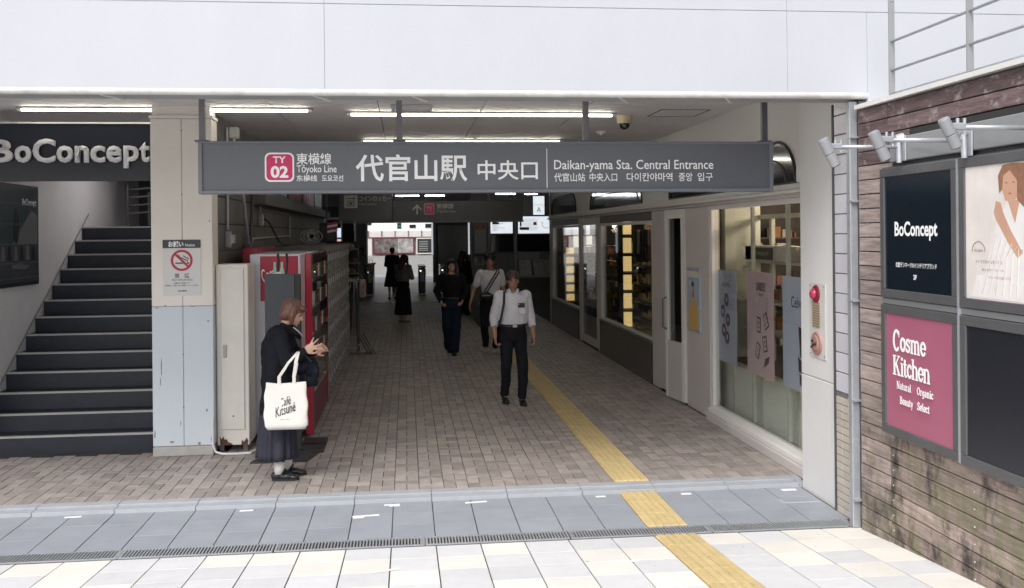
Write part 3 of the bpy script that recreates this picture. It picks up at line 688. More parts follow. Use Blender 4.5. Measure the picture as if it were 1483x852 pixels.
t = thing('strap_brace', 'V shaped grey metal brace leaning on the left wall', 'bracket', (-1.8, 11.3, 2.1))
MB().tube([(-1.84, 11.0, 2.9), (-1.82, 11.5, 1.93)], .018, 6).build('arm', GALV, t); MB().tube([(-1.84, 12.1, 2.95), (-1.82, 11.6, 1.93)], .022, 6).build('arm', DSTEEL, t)
MB().box(-1.86, -1.80, 11.42, 11.68, 1.90, 1.96).build('foot', DSTEEL, t)
t = thing('wall_fan', 'oval wall fan with a wire guard above the lockers', 'fan', (-1.5, 15.6, 2.03))
for r in (.17, .12, .06): MB().tube([(-1.5+r*math.cos(a*PI/10), 15.6, 2.04+.62*r*math.sin(a*PI/10)) for a in range(21)], .008, 6).build('guard', GALV, t)
for a in range(4): MB().box(-.005, .075, -.01, .01, -.03, .03, M=Matrix.Translation((-1.5, 15.62, 2.04)) @ Matrix.Rotation(a*PI/2+.4, 4, 'Y')).build('blade', GALV, t)
B(-1.56, -1.44, 15.6, 15.72, 1.93, 1.96).build('base', DSTEEL, t)
t = thing('striped_flag', 'small red and white striped flag on a short black stick', 'flag', (-1.3, 17.5, 2.0))
MB().tube([(-1.42, 17.5, 1.94), (-1.42, 17.5, 2.3)], .012, 6).build('stick', BLK, t)
fr = FR('-Y', 17.5)
for q in range(4): fr.poly([(-1.40, 2.10+.045*q), (-1.22, 2.13+.045*q), (-1.22, 2.17+.045*q), (-1.40, 2.14+.045*q)], -.004, .004).build('stripe', REDINK if q % 2 else PAPER, t)

# white enamel cabinet
t = thing('metal_cabinet', 'tall cream metal cabinet with a narrow door and rusty bottom edge beside the column', 'cabinet', (-1.65, 9.45, 0))
B(-1.808, -1.508, 9.46, 9.85, .06, 1.785).build('body', CAB, t, bev=.006)
B(-1.765, -1.548, 9.446, 9.461, .21, 1.745).build('door', CAB, t, bev=.005)
B(-1.742, -1.712, 9.43, 9.446, .90, 1.02).build('handle', mat('handle_cream', (.45, .4, .3), .4), t, bev=.004)
fr = FR('-Y', 9.46)
fr.poly([(-1.78, .062), (-1.66, .062), (-1.68, .08), (-1.71, .095), (-1.72, .12), (-1.74, .115), (-1.75, .145), (-1.77, .12), (-1.785, .15)], 0, .002).build('rust_patch', RUST, t)
fr.poly([(-1.585, .062), (-1.525, .062), (-1.52, .10), (-1.535, .13), (-1.56, .09), (-1.58, .11)], 0, .002).build('rust_patch', RUST, t)
for x in (-1.77, -1.55):
    for y in (9.5, 9.8): B(x-.02, x+.02, y-.02, y+.02, 0, .059).build('foot', DSTEEL, t)
MB().ball((-1.655, 9.444, .34), .007).build('screw', BLK, t)
tag(MB().tube([(-1.822, 9.32, .35), (-1.822, 9.325, .10), (-1.80, 9.33, .03), (-1.74, 9.315, .012), (-1.6, 9.31, .010), (-1.48, 9.32, .012), (-1.44, 9.42, .02), (-1.42, 9.6, .08)], .011, 8).build('cable', FLAGG), 'thick white cable looping over the pavers in front of the cream cabinet', 'cable')

# vending machine seen from its side; front faces the passage
t = thing('vending_machine', 'red and white drinks vending machine turned sideways behind the woman', 'vending machine', (-1.27, 10.2, 0))
B(-1.56, -1.06, 9.9, 11.9, .07, 1.87).build('body', VEND, t, bev=.008)
B(-1.058, -1.02, 9.9, 11.9, .10, 1.86).build('door_edge', mat('door_edge_pink', (.35, .22, .23), .5), t)
B(-1.018, -.955, 9.9, 9.99, .05, 1.875).build('front_trim', COKE, t, bev=.008)
B(-1.018, -.955, 11.82, 11.9, .05, 1.875).build('front_trim', COKE, t, bev=.008)
B(-1.018, -.965, 9.992, 11.818, .05, .42).build('front_panel', mat('dull_red_panel', (.16, .035, .05), .45, var=.2), t, bev=.004)
B(-1.018, -.985, 9.992, 11.818, .422, 1.87).build('back_panel', mat('machine_inside', (.09, .07, .075), .5, var=.4, scale=9), t)
for z in (.75, 1.05, 1.32, 1.60):
    B(-.984, -.955, 10.0, 11.8, z-.012, z+.012).build('shelf', GALV, t)
    B(-.954, -.9525, 10.02, 11.8, z-.010, z+.008).build('price_strip', mat('price_strip', (.6, .6, .55), .4, var=.6, scale=30), t)
    for q in range(9):
        MB().tube([(-.972, 10.1+.19*q, z+.014), (-.972, 10.1+.19*q, z+.16)], .028, 10).build('drink_can', [COKE, mat('can_white', (.6, .6, .6), .3), mat('can_green', (.05, .2, .08), .3), mat('can_brown', (.1, .05, .03), .3)][(q+int(z*4)) % 4], t)
B(-.952, -.948, 10.0, 11.81, .45, 1.86).build('window', GLASS, t)
B(-1.5, -1.1, 10.0, 11.8, 0, .069).build('base', BLK, t)
B(-1.75, -1.57, 10.6, 11.9, .02, 1.93).build('rear_box', COKE, t, bev=.01)
fr = FR('-Y', 9.9)
fr.slab(-1.458, -1.085, 1.40, 1.85, 0, .003).build('sticker', mat('sticker_red', (.42, .015, .05), .4, var=.03), t)
BG = mat('bottle_print', (.45, .6, .5), .4)
for a in (-1.315, -1.245): fr.poly([(a-.03, 1.42), (a+.03, 1.42), (a+.032, 1.55), (a+.025, 1.68), (a+.012, 1.74), (a+.012, 1.79), (a-.012, 1.79), (a-.012, 1.74), (a-.025, 1.68), (a-.032, 1.55)], .0032, .0045).build('bottle_print', BG, t)
text('Coca', fr, -1.45, -1.315, 1.60, 1.735, .0035, INK, t, bold=.01, shear=.4, rot=.35)
# charcoal sign stand
t = thing('sign_stand', 'charcoal back of a tall sign stand with a flat black base behind the woman', 'sign stand', (-1.19, 9.3, 0))
B(-1.325, -1.045, 9.25, 9.30, .05, 1.695).build('board', PANEL, t, bev=.006)
B(-1.043, -1.0, 9.25, 9.34, .05, 1.69).build('edge', BLK, t)
MB().add([(-1.42, 8.92, .0), (-.92, 8.92, 0), (-.80, 9.42, 0), (-1.30, 9.42, 0), (-1.42, 8.92, .012), (-.92, 8.92, .012), (-.80, 9.42, .012), (-1.30, 9.42, .012)], [(3,2,1,0),(4,5,6,7),(0,1,5,4),(1,2,6,5),(2,3,7,6),(3,0,4,7)]).build('base_plate', mat('base_black', (.03, .03, .034), .5), t)
for x in (-1.21, -1.13): MB().tube([(x, 9.28, 1.69), (x+.01, 9.30, 1.83), (x, 9.34, 1.88)], .012, 8).build('cord', BLK, t)
B(-1.22, -1.16, 9.26, 9.31, 1.697, 1.715).build('clip', GALV, t)
for y in (9.28, 9.60): tag(B(-1.03, -.80, y, y+.25, 0, .03).build('floor_mat', BLK), 'flat black rubber pad on the pavers %s the vending machine front' % ('nearest' if y < 9.5 else 'farther along'), 'mat')

# coin lockers, end on
for k in range(4):
    y0 = 12.0+1.15*k
    t = thing('coin_locker', ['nearest bank of grey coin lockers next to the vending machine', 'second bank of grey coin lockers from the vending machine', 'third bank of grey coin lockers from the vending machine', 'farthest bank of coin lockers beside the dark display stand'][k], 'locker', (-1.3, y0, 0), 'coin lockers along the left wall')
    B(-1.62, -1.0, y0, y0+1.14, .06, 1.92).build('body', mat('locker_grey', (.13, .125, .12), .5, var=.1), t)
    B(-1.6, -1.02, y0+.01, y0+1.13, 0, .058).build('base', BLK, t)
    for c_ in range(3):
        for r_ in range(6):
            d_ = B(-.998, -.982, y0+.03+.37*c_, y0+.375+.37*c_, .10+.303*r_, .385+.303*r_).build('door', mat('locker_door', (.12, .115, .11), .45, var=.3, scale=5, island=.4), t, bev=.004)
            B(-.981, -.966, y0+.31+.37*c_, y0+.35+.37*c_, .22+.303*r_, .30+.303*r_).build('lock', GALV, d_)
        B(-.9975, -.955, y0+.002+.37*c_, y0+.016+.37*c_, .06, 1.92).build('upright', mat('locker_upright', (.26, .25, .235), .5, var=.4, scale=20), t)
    B(-.9975, -.96, y0, y0+1.14, 1.86, 1.92).build('header', mat('locker_header', (.2, .17, .155), .5), t)
# stand of hats and umbrellas
t = thing('goods_stand', 'dark wire stand with rows of umbrellas and hats at the end of the lockers', 'display stand', (-1.0, 17.1, 0))
for x in (-1.3, -.85):
    for y in (16.8, 17.3): MB().tube([(x, y, 0), (x, y, 1.3 if y < 17 else 1.85)], .014, 8).build('post', DSTEEL, t)
for z in (.12, 1.28): MB().tube([(-1.3, 16.8, z), (-.85, 16.8, z), (-.85, 17.3, z), (-1.3, 17.3, z), (-1.3, 16.8, z)], .012, 6).build('rail', GALV, t)
rr = random.Random(3)
UM = [mat('umbrella_dark', (.03, .03, .035), .7), mat('umbrella_grey', (.14, .14, .14), .7), mat('umbrella_green', (.04, .07, .05), .7)]
for q in range(9):
    x = -1.26+.05*q; u = thing('folded_umbrella', 'folded umbrella hanging %s in the wire stand' % ['first from the left', 'second from the left', 'third from the left', 'fourth from the left', 'in the middle', 'fourth from the right', 'third from the right', 'second from the right', 'first from the right'][q], 'umbrella', (x, 16.83, .3), 'umbrellas in the wire stand')
    MB().tube([(x, 16.77, .32), (x, 16.77, .5), (x+.005, 16.77, 1.0), (x, 16.77, 1.15)], [.006, .018, .026, .012], 8).build('canopy', UM[q % 3], u)
    MB().tube([(x, 16.77, 1.151), (x, 16.77, 1.25), (x+.02, 16.77, 1.27), (x+.03, 16.77, 1.25)], .007, 6).build('handle', GALV, u)
for q, (x, y, z, s_) in enumerate(((-1.2, 17.0, 1.86, .12), (-.98, 17.1, 1.84, .13), (-1.1, 16.95, 1.62, .14), (-.92, 17.0, 1.60, .12), (-1.18, 17.0, 1.42, .12), (-.95, 16.95, 1.42, .13))):
    hh = thing('hat', 'dark hat %s on the goods stand' % ['at the top left', 'at the top right', 'in the middle left', 'in the middle right', 'at the bottom left', 'at the bottom right'][q], 'hat', (x, y, z), 'hats on the goods stand')
    MB().ball((x, y, z), (s_*.6, s_*.6, s_*.55)).build('crown', [UM[0], UM[1], mat('hat_brown', (.09, .06, .05), .8)][q % 3], hh, smooth=True)
    MB().tube([(x, y, z-.02), (x, y, z-.035)], [s_, s_*1.02], 20).build('brim', UM[q % 2], hh)
B(-1.3, -.85, 16.9, 17.3, 1.30, 1.32).build('shelf', DSTEEL, t); B(-1.3, -.85, 17.28, 17.3, 1.33, 1.95).build('back_panel', DARK, t)
t = thing('product_bag', 'patterned red and white packet hanging beside the goods stand', 'packet', (-.78, 17.2, 1.1))
B(-.84, -.72, 17.18, 17.24, .95, 1.28).build('packet', mat('packet_print', (.35, .25, .22), .5, var=.6, scale=25), t, bev=.02); MB().tube([(-.78, 17.21, 1.28), (-.8, 17.21, 1.38)], .004, 5).build('loop', GALV, t)
t = thing('folding_trolley', 'black folding trolley legs leaning out at the foot of the goods stand', 'trolley', (-.8, 16.9, 0))
for q in range(3): MB().tube([(-.86+.05*q, 16.9, .35), (-.66+.06*q, 16.7, .02)], .014, 6).build('leg', DSTEEL, t)
MB().tube([(-1.0, 16.75, .03), (-.6, 16.75, .03)], .014, 6).build('bar', DSTEEL, t)

# =================================================================== RIGHT SHOP FRONT
XR = 3.3
fx = FR('-X', XR)
SF = thing('glazed_shop', 'taupe painted shop front with glazed bays lining the right of the passage', 'shop', (3.4, 14, 0))
def wallp(y0, y1, z0, z1, nm='wall_panel', m=SHOPW, x0=XR, x1=XR+.12, bev=.004): return B(x0, x1, y0, y1, z0, z1).build(nm, m, SF, bev=bev)
wallp(7.66, 22, 2.455, 3.28, 'upper_wall', SHOPU, bev=0)
# cove rounding off the upper wall near the mouth
# cornice
B(3.22, XR-.001, 7.62, 22, 2.375, 2.40).build('cornice', SHOPU, SF, bev=.004); B(3.25, XR-.001, 7.62, 22, 2.402, 2.455).build('cornice', SHOPU, SF, bev=.006)
B(3.27, 3.40, 7.62, 22, 2.34, 2.373).build('cornice', SHOPW, SF)
# bays
wallp(10.31, 11.18, 0, 2.339)
wallp(12.42, 12.80, 0, 2.339, 'post')
wallp(16.32, 16.52, 0, 2.339, 'post'); wallp(18.22, 18.38, 0, 2.339, 'post'); wallp(21.8, 22.2, 0, 3.28, 'post')
B(3.24, 3.40, 7.56, 10.31, 0, .085).build('sill', SHOPW, SF, bev=.006)
B(3.27, 3.40, 7.56, 10.31, .087, .13).build('sill', SHOPU, SF, bev=.004)
for y0, y1 in ((12.80, 16.32), (18.38, 21.8)):
    B(XR-.02, XR+.14, y0, y1, 0, .55).build('dado', DADO, SF, bev=.004); B(XR-.03, XR+.14, y0, y1, .552, .58).build('sill', DSTEEL, SF)
    B(XR+.0, XR+.06, y0, y1, 2.22, 2.338).build('lintel', mat('lintel_dark', (.10, .09, .085), .5), SF)
def window(y0, y1, z0, z1, label, mull=(), m=SHOPU, fw_=.045):
    t = B(XR+.01, XR+.08, y0, y0+fw_, z0, z1).build('window', m, SF); t['label'] = label
    B(XR+.01, XR+.08, y1-fw_, y1, z0, z1).build('frame', m, t); B(XR+.01, XR+.08, y0+fw_+.001, y1-fw_-.001, z1-fw_, z1).build('frame', m, t)
    B(XR+.01, XR+.08, y0+fw_+.001, y1-fw_-.001, z0, z0+.03).build('frame', m, t)
    for y in mull: B(XR+.09, XR+.12, y-.02, y+.02, z0+.031, z1-fw_-.001).build('mullion', INTL, t)
    B(XR+.045, XR+.051, y0+fw_+.002, y1-fw_-.002, z0+.031, z1-fw_-.001).build('pane', GLASS, t)
    return t
w1 = window(7.62, 10.29, .132, 2.338, 'large shop window with hanging product posters')
for y in (8.36, 9.25): B(XR+.092, XR+.125, y-.018, y+.018, .165, 2.29).build('mullion', INTL, w1)
window(12.81, 16.31, .582, 2.215, 'dim shop window with yellow lit shelves')
window(18.39, 21.79, .582, 2.215, 'farthest shop window with lit shelves and cool screens')
# doors
d1 = B(XR-.01, XR+.03, 11.80, 12.40, .03, 2.335).build('door', SHOPW, SF, bev=.004); d1['label'] = 'plain taupe door leaf'
B(XR-.022, XR-.011, 11.84, 12.36, .10, 2.28).build('door_panel', SHOPW, d1, bev=.004)
Mr = Matrix.Translation((XR-.01, 11.20, 0)) @ Matrix.Rotation(math.radians(7), 4, 'Z')
def ob(x0, x1, y0, y1, z0, z1): return MB().box(x0, x1, y0, y1, z0, z1, M=Mr)
d2 = ob(-.02, .02, 0, .08, .02, 2.33).build('door', SHOPU, SF); d2['label'] = 'glazed white door leaf slightly ajar'
ob(-.02, .02, .50, .58, .02, 2.33).build('stile', SHOPU, d2); ob(-.02, .02, .081, .499, 2.22, 2.33).build('rail', SHOPU, d2); ob(-.02, .02, .081, .499, .02, .72).build('kick_panel', SHOPW, d2)
ob(-.003, .003, .081, .499, .721, 2.219).build('pane', GLASS, d2)
MB().tube([Mr @ Vector(p) for p in ((-.022, .54, .85), (-.07, .54, .88), (-.07, .54, 1.22), (-.022, .54, 1.25))], .011, 8).build('handle', DSTEEL, d2)
d3 = B(XR, XR+.05, 16.53, 16.65, .03, 2.335).build('door', SHOPW, SF); d3['label'] = 'glass door with pale frame deep in the passage'
B(XR, XR+.05, 18.09, 18.21, .03, 2.335).build('stile', SHOPW, d3); B(XR, XR+.05, 16.651, 18.089, 2.2, 2.335).build('rail', SHOPW, d3); B(XR, XR+.05, 16.651, 18.089, .03, .16).build('rail', SHOPW, d3)
B(XR+.02, XR+.026, 16.651, 18.089, .161, 2.199).build('pane', GLASS, d3)
B(XR+.3, XR+.34, 16.9, 17.7, .2, 1.0).build('leaf_poster', mat('poster_olive', (.20, .17, .04), .5, var=.5, scale=6), d3)
# smoked glass lunettes in the upper wall
def lunette(y0, y1, z0, z1, label):
    n = 14; r = .42
    def outline(e):
        o_ = [(y0-e, z0-e), (y1+e, z0-e)]
        for k in range(n+1):
            a = k/n*PI/2; o_.append((y1+e-(r+e)*(1-math.cos(a)), z0+(z1-z0+e)*math.sin(a)))
        for k in range(n+1):
            a = PI/2-k/n*PI/2; o_.append((y0-e+(r+e)*(1-math.cos(a)), z0+(z1-z0+e)*math.sin(a)))
        return o_
    t = fx.poly(outline(.0), .002, .012).build('lunette_window', ARCH, SF); t['label'] = label
    pts = outline(.01); MB().tube([fx.P(a, z, .012) for a, z in pts+pts[:1]], .014, 6).build('frame', BLK, t)
    pts = [(a*.9+(y0+y1)*.05, z0+(z-z0)*.6) for a, z in outline(0)][2:]; MB().tube([fx.P(a, z, .016) for a, z in pts], .008, 6).build('glazing_bar', DSTEEL, t)
lunette(7.90, 11.85, 2.475, 2.83, 'nearest smoked arched window above the cornice')
lunette(13.3, 17.1, 2.475, 2.83, 'second smoked arched window above the cornice'); lunette(18.6, 21.7, 2.475, 2.83, 'farthest smoked arched window above the cornice')
# framed picture poster on wall panel
t = thing('framed_poster', 'narrow framed poster of a yellow coated person on pale blue by the shop door', 'poster', (3.28, 10.84, 1.27))
fx.slab(10.60, 11.08, .905, 1.64, .0, .02).build('frame', GALV, t, bev=.004)
fx.slab(10.62, 11.06, .925, 1.62, .0202, .023).build('print', mat('print_sky', (.33, .42, .50), .5, var=.1, scale=9), t)
fx.slab(10.62, 11.06, 1.53, 1.60, .0232, .0242).build('print', mat('print_cream', (.65, .6, .5), .5), t)
fx.poly([(10.66, .93), (11.02, .93), (11.02, 1.12), (10.98, 1.2), (10.90, 1.27), (10.88, 1.32), (10.80, 1.32), (10.78, 1.27), (10.70, 1.2), (10.66, 1.12)], .0232, .0245).build('print', mat('print_yellow', (.62, .38, .11), .5, var=.05), t)
fx.slab(10.81, 10.87, 1.30, 1.40, .0247, .0252).build('print', mat('print_red', (.45, .12, .10), .5), t)
fx.poly([(10.84+.04*math.cos(k*PI/8), 1.415+.045*math.sin(k*PI/8)) for k in range(16)], .0254, .026).build('print', mat('print_face', (.5, .28, .2), .5), t)
fx.poly([(10.85+.05*math.cos(k*PI/8), 1.452+.03*math.sin(k*PI/8)) for k in range(16)], .0262, .0268).build('print', BLK, t)
fx.poly(disc(10.97, 1.46, .03, 8), .0232, .0245).build('print', mat('print_cream', (.65, .6, .5), .5), t)
# hanging window posters
def wposter(y0, y1, z0, z1, m, label):
    t = thing('window_poster', label, 'poster', (3.37, (y0+y1)/2, z0)); f = FR('-X', 3.38)
    f.slab(y0, y1, z0, z1, 0, .006).build('sheet', m, t); return t, f
PB = mat('poster_blue_grey', (.52, .55, .66), .5, var=.06, scale=2); PK = mat('poster_dusty_pink', (.66, .50, .52), .5, var=.08, scale=2)
SHD = mat('print_shadow', (.14, .09, .10), .5, var=.2, scale=20)
t, f = wposter(9.66, 10.24, .655, 1.64, PB, 'blue grey cosmetics poster hanging farthest inside the big window')
text('TO/ONE', f, 10.10, 9.85, 1.47, 1.51, .008, SHD, t)
for a, z in ((10.08, 1.20), (9.96, 1.33), (9.92, 1.12), (10.05, 1.0), (9.95, .93)): ring(f, a, z, .03, .07, .0062, .008, 20).build('print', SHD, t)
t, f = wposter(8.64, 9.34, .655, 1.66, PK, 'dusty pink eyeshadow poster hanging in the middle of the big window')
text('SNIDEL', f, 9.07, 8.83, 1.48, 1.56, .008, BLK, t, bold=.01); text('BEAUTY', f, 9.01, 8.88, 1.43, 1.455, .008, BLK, t)
def palette(a, z, rot, t, f, w_=.10, h_=.15):
    c_, s_ = math.cos(rot), math.sin(rot)
    def q(u, v): return (a+u*c_-v*s_, z+u*s_+v*c_)
    f.poly([q(-w_/2, -h_/2), q(w_/2, -h_/2), q(w_/2, h_/2), q(-w_/2, h_/2)], .0062, .008).build('print', BLK, t)
    for i in range(2):
        for j in range(3):
            u0 = -w_/2+.01+i*(w_-.02)/2; v0 = -h_/2+.01+j*(h_-.02)/3
            f.poly([q(u0+.003, v0+.003), q(u0+(w_-.02)/2-.003, v0+.003), q(u0+(w_-.02)/2-.003, v0+(h_-.02)/3-.003), q(u0+.003, v0+(h_-.02)/3-.003)], .0082, .009).build('print', PK, t)
for a, z, r in ((9.02, 1.15, .1), (8.83, 1.20, -.5), (8.86, .98, -.25), (9.05, .90, .4)): palette(a, z, r, t, f)
f.poly([(8.9, .75), (8.78, .80), (8.74, .88), (8.86, .84)], .0062, .008).build('print', SHD, t)
t, f = wposter(7.70, 8.42, .655, 1.65, PB, 'blue grey poster with black make up cases nearest the white pillar')
text('Celvoke', f, 8.22, 7.86, 1.38, 1.48, .008, BLK, t, bold=.0)
for k, (z, a) in enumerate(((1.13, 8.05), (1.00, 8.03), (.87, 8.06), (.76, 8.04))): f.poly([(a, z-.04), (7.74, z-.10), (7.74, z+.05), (a+.02, z+.09)], .0062+.0004*k, .008+.0004*k).build('print', BLK, t)
for z in (.95, .82): f.poly([(8.05, z), (7.76, z-.07), (7.76, z-.055), (8.05, z+.012)], .0102, .0112).build('print', TRIM, t)
# shop interior
SI = thing('shop_interior', 'dim shop room behind the windows with wooden ceiling and shelves', 'room', (5, 14, 0))
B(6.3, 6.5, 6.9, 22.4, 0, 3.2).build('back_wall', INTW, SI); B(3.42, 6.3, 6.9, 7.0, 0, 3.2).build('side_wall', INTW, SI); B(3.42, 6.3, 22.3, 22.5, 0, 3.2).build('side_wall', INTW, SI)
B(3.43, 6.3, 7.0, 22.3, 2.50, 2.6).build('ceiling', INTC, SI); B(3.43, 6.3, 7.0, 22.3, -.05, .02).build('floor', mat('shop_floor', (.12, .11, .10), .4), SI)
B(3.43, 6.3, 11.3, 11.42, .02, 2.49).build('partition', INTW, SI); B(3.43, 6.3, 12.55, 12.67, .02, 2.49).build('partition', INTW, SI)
B(3.50, 3.56, 7.64, 11.25, .04, .64).build('low_panel', GREENP, SI)
for y in (8.36, 9.25, 10.1): B(3.485, 3.499, y-.012, y+.012, .04, .64).build('panel_joint', INTL, SI)
B(3.44, 3.50, 7.64, 11.25, .642, .66).build('panel_cap', INTL, SI)
B(3.5, 3.9, 10.35, 11.28, .67, 2.45).build('pale_column', INTL, SI)
B(3.88, 3.92, 7.5, 10.34, 2.19, 2.235).build('rail', INTL, SI)
for y in (9.0, 10.0, 7.9): B(3.88, 3.92, y-.03, y+.03, .67, 2.189).build('upright', INTL, SI)
B(3.75, 4.15, 7.5, 11.0, 1.715, 1.735).build('shelf', INTL, SI); B(3.7, 4.2, 7.5, 10.34, 1.30, 1.32).build('shelf', INTL, SI); B(3.7, 4.2, 7.5, 10.34, .98, 1.0).build('shelf', INTL, SI)
for y0, y1, lb in ((10.35, 11.25, 'left white framed black display box on the window shelf'), (9.2, 10.12, 'right white framed black display box on the window shelf')):
    t = thing('display_box', lb, 'display', (3.9, y0, 1.74)); B(3.72, 3.95, y0, y1, 1.737, 1.90).build('case', mat('box_white', (.5, .49, .45), .4), t, bev=.006)
    B(3.712, 3.7195, y0+.33, y1-.03, 1.755, 1.88).build('screen', BLK, t); text('TREAT', FR('-X', 3.711), y1-.12, y0+.42, 1.80, 1.835, .001, INTL, t)
def lamp_light(x, y, z, watts, col=(1, .80, .58)):
    L_ = bpy.data.lights.new('bulb_light', 'POINT'); L_.energy = watts; L_.color = col; L_.shadow_soft_size = .06
    o_ = bpy.data.objects.new('bulb_light', L_); COL.objects.link(o_); o_.location = (x, y, z)
rs = random.Random(11)
PC = [mat('goods_%s' % n_, c_, .4) for n_, c_ in (('white', (.4, .38, .36)), ('brown', (.13, .07, .04)), ('amber', (.3, .13, .03)), ('black', (.02, .02, .02)), ('rose', (.25, .10, .10)), ('green', (.06, .09, .05)))]
GB = thing('shelf_goods', 'rows of small cosmetic bottles and boxes on the shop shelves', 'goods', (4, 9, 1)); 
gm_ = [MB() for _ in PC]
for xs_, y0, y1, zs in ((3.95, 7.55, 10.3, (1.32, 1.0, 1.735)), (6.0, 7.4, 11.0, (.7, 1.0, 1.3, 1.6, 1.9)), (4.0, 13.0, 16.2, (.62, .9, 1.2, 1.5, 1.8)), (4.0, 18.6, 21.7, (.62, .9, 1.2))):
    for z in zs:
        y = y0
        while y < y1:
            w_ = rs.uniform(.04, .12); h_ = rs.uniform(.06, .2)
            if rs.random() < .8: gm_[rs.randrange(6)].box(xs_-.05, xs_+.06, y, y+w_, z, z+h_)
            y += w_+rs.uniform(.01, .06)
GB.name = 'shelf_goods'
for (xa_, xb_, yf_, zs_) in ((3.95, 6.2, 11.05, (.70, .95, 1.2, 1.42, 1.75, 1.98)), (4.0, 6.2, 15.9, (.62, .86, 1.10, 1.34, 1.6, 1.85, 2.08)), (3.9, 6.2, 20.9, (.62, .86, 1.10, 1.34, 1.6))):
    for z in zs_:
        B(xa_, xb_, yf_, yf_+.24, z-.02, z-.001).build('shelf', INTC, SI)
        x = xa_
        while x < xb_:
            w_ = rs.uniform(.03, .10); h_ = rs.uniform(.06, .17)
            if rs.random() < .85: gm_[rs.choice((0, 0, 1, 2, 2, 3, 4, 5))].box(x, x+w_, yf_+.03, yf_+.12, z, z+h_)
            x += w_+rs.uniform(.006, .03)
for k, mb in enumerate(gm_): 
    o = mb.build('goods_row', PC[k], GB, kind='stuff')
for z in (.7, 1.0, 1.3, 1.6, 1.9): B(5.9, 6.25, 7.3, 11.2, z-.02, z-.001).build('shelf', INTL, SI)
for y0, y1 in ((13.0, 16.2), (18.6, 21.7)):
    for z in (.62, .9, 1.2, 1.5, 1.8): B(3.85, 4.1, y0, y1, z-.02, z-.001).build('shelf', INTW, SI)
# lit cubbies at the far end of window bay two and three
def cubbies(y, x0, x1, label, n=6, z0=.40, z1=2.30):
    t = thing('lit_shelf_unit', label, 'shelf', (x0, y, z0)); h = (z1-z0)/n
    B(x0-.03, x1+.03, y+.30, y+.33, z0-.02, z1+.02).build('back', DARK, t)
    for k in range(n):
        z = z0+h*k
        B(x0, x1, y+.285, y+.299, z+.04, z+h-.02).build('lit_panel', WARM, t)
        B(x0-.03, x1+.25, y, y+.30, z-.0, z+.03).build('shelf', INTW, t)
        for q in range(3):
            if rs.random() < .75: B(x1-.02+.09*q, x1+.05+.09*q, y+.1, y+.2, z+.031, z+.031+rs.uniform(.08, h*.8)).build('bottle', PC[rs.randrange(6)], t)
    B(x0-.06, x0-.031, y, y+.33, z0-.02, z1+.02).build('side', DARK, t)
cubbies(16.0, 3.66, 3.84, 'column of warm lit cubby shelves in the middle shop window')
cubbies(21.2, 3.55, 3.75, 'column of warm lit cubby shelves in the farthest shop window', 6, .5, 1.75)
t = thing('lit_screen', 'bright bluish white screens above the lit shelves in the farthest window', 'screen', (3.8, 21.0, 2)); B(3.50, 4.05, 21.15, 21.18, 2.02, 2.3).build('panel', COOLL, t); B(3.68, 4.1, 21.15, 21.18, 1.74, 2.0).build('panel', mat('screen_cream', (.7, .7, .65), .4, emit=(1, .97, .88), estr=.6), t)
t = thing('hanging_clothes', 'dark clothes hanging on a rail in the middle shop window', 'clothes', (4, 14.5, 1.9))
MB().tube([(3.95, 13.2, 2.15), (3.95, 15.8, 2.15)], .012, 6).build('rail', GALV, t)
for q in range(14):
    y = 13.3+.18*q; B(3.75, 4.15, y, y+.07, 1.55+rs.uniform(0, .15), 2.1).build('garment', [PC[3], PC[4], PC[0], UM[1]][rs.randrange(4)], t, bev=.02)
for k, (x, y, z) in enumerate(((4.6, 8.9, 1.95), (4.9, 9.9, 1.93), (4.4, 8.2, 1.86), (5.5, 10.4, 2.0), (5.2, 8.6, 1.5), (4.6, 14.6, 2.2), (4.3, 13.8, 2.25), (4.3, 19.8, 2.2))):
    t = thing('shop_bulb', 'warm glowing bulb inside the shop, %s' % ['above the right display box', 'above the left display box', 'next to the right mullion', 'by the back wall', 'low behind the pink poster', 'over the hanging clothes', 'near the door side of the clothes', 'in the farthest shop bay'][k], 'lamp', (x, y, z))
    MB().ball((x, y, z), .035).build('bulb', WARML, t, smooth=True); lamp_light(x, y, z-.08, 7); MB().tube([(x, y, z+.03), (x, y, 2.5)], .006, 6).build('cord', BLK, t)
t = thing('lit_sign_panel', 'reddish and blue lit panels at the back of the near shop', 'screen', (6.2, 8.6, 2.0)); B(6.24, 6.28, 7.4, 9.0, 1.95, 2.2).build('panel', mat('panel_plum', (.12, .03, .05), .5, emit=(.5, .15, .2), estr=.12), t); B(6.24, 6.28, 7.4, 9.0, 1.62, 1.90).build('panel', mat('panel_blue', (.06, .08, .2), .5, emit=(.3, .4, .9), estr=.12), t)
for y in (8.3, 9.3, 10.0, 13.4, 14.6, 15.6, 19.2, 20.6):  # spot count raised beyond the visible few to brighten the shop interior
    t = thing('shop_fill_spot', 'small ceiling spotlight added to brighten the shop, %s' % {8.3: 'nearest the white pillar', 9.3: 'over the display boxes', 10.0: 'beside the pale inner column', 13.4: 'nearest in the middle window', 14.6: 'central in the middle window', 15.6: 'farthest in the middle window', 19.2: 'nearest in the farthest window', 20.6: 'farthest in the farthest window'}[y], 'lamp', (4.3, y, 2.49)); MB().tube([(4.3, y, 2.50), (4.3, y, 2.47)], .04, 14).build('ring', TRIM, t); MB().tube([(4.3, y, 2.469), (4.3, y, 2.464)], .028, 14).build('lamp', WARML, t); lamp_light(4.3, y, 2.38, 14 if y < 11 else 7)

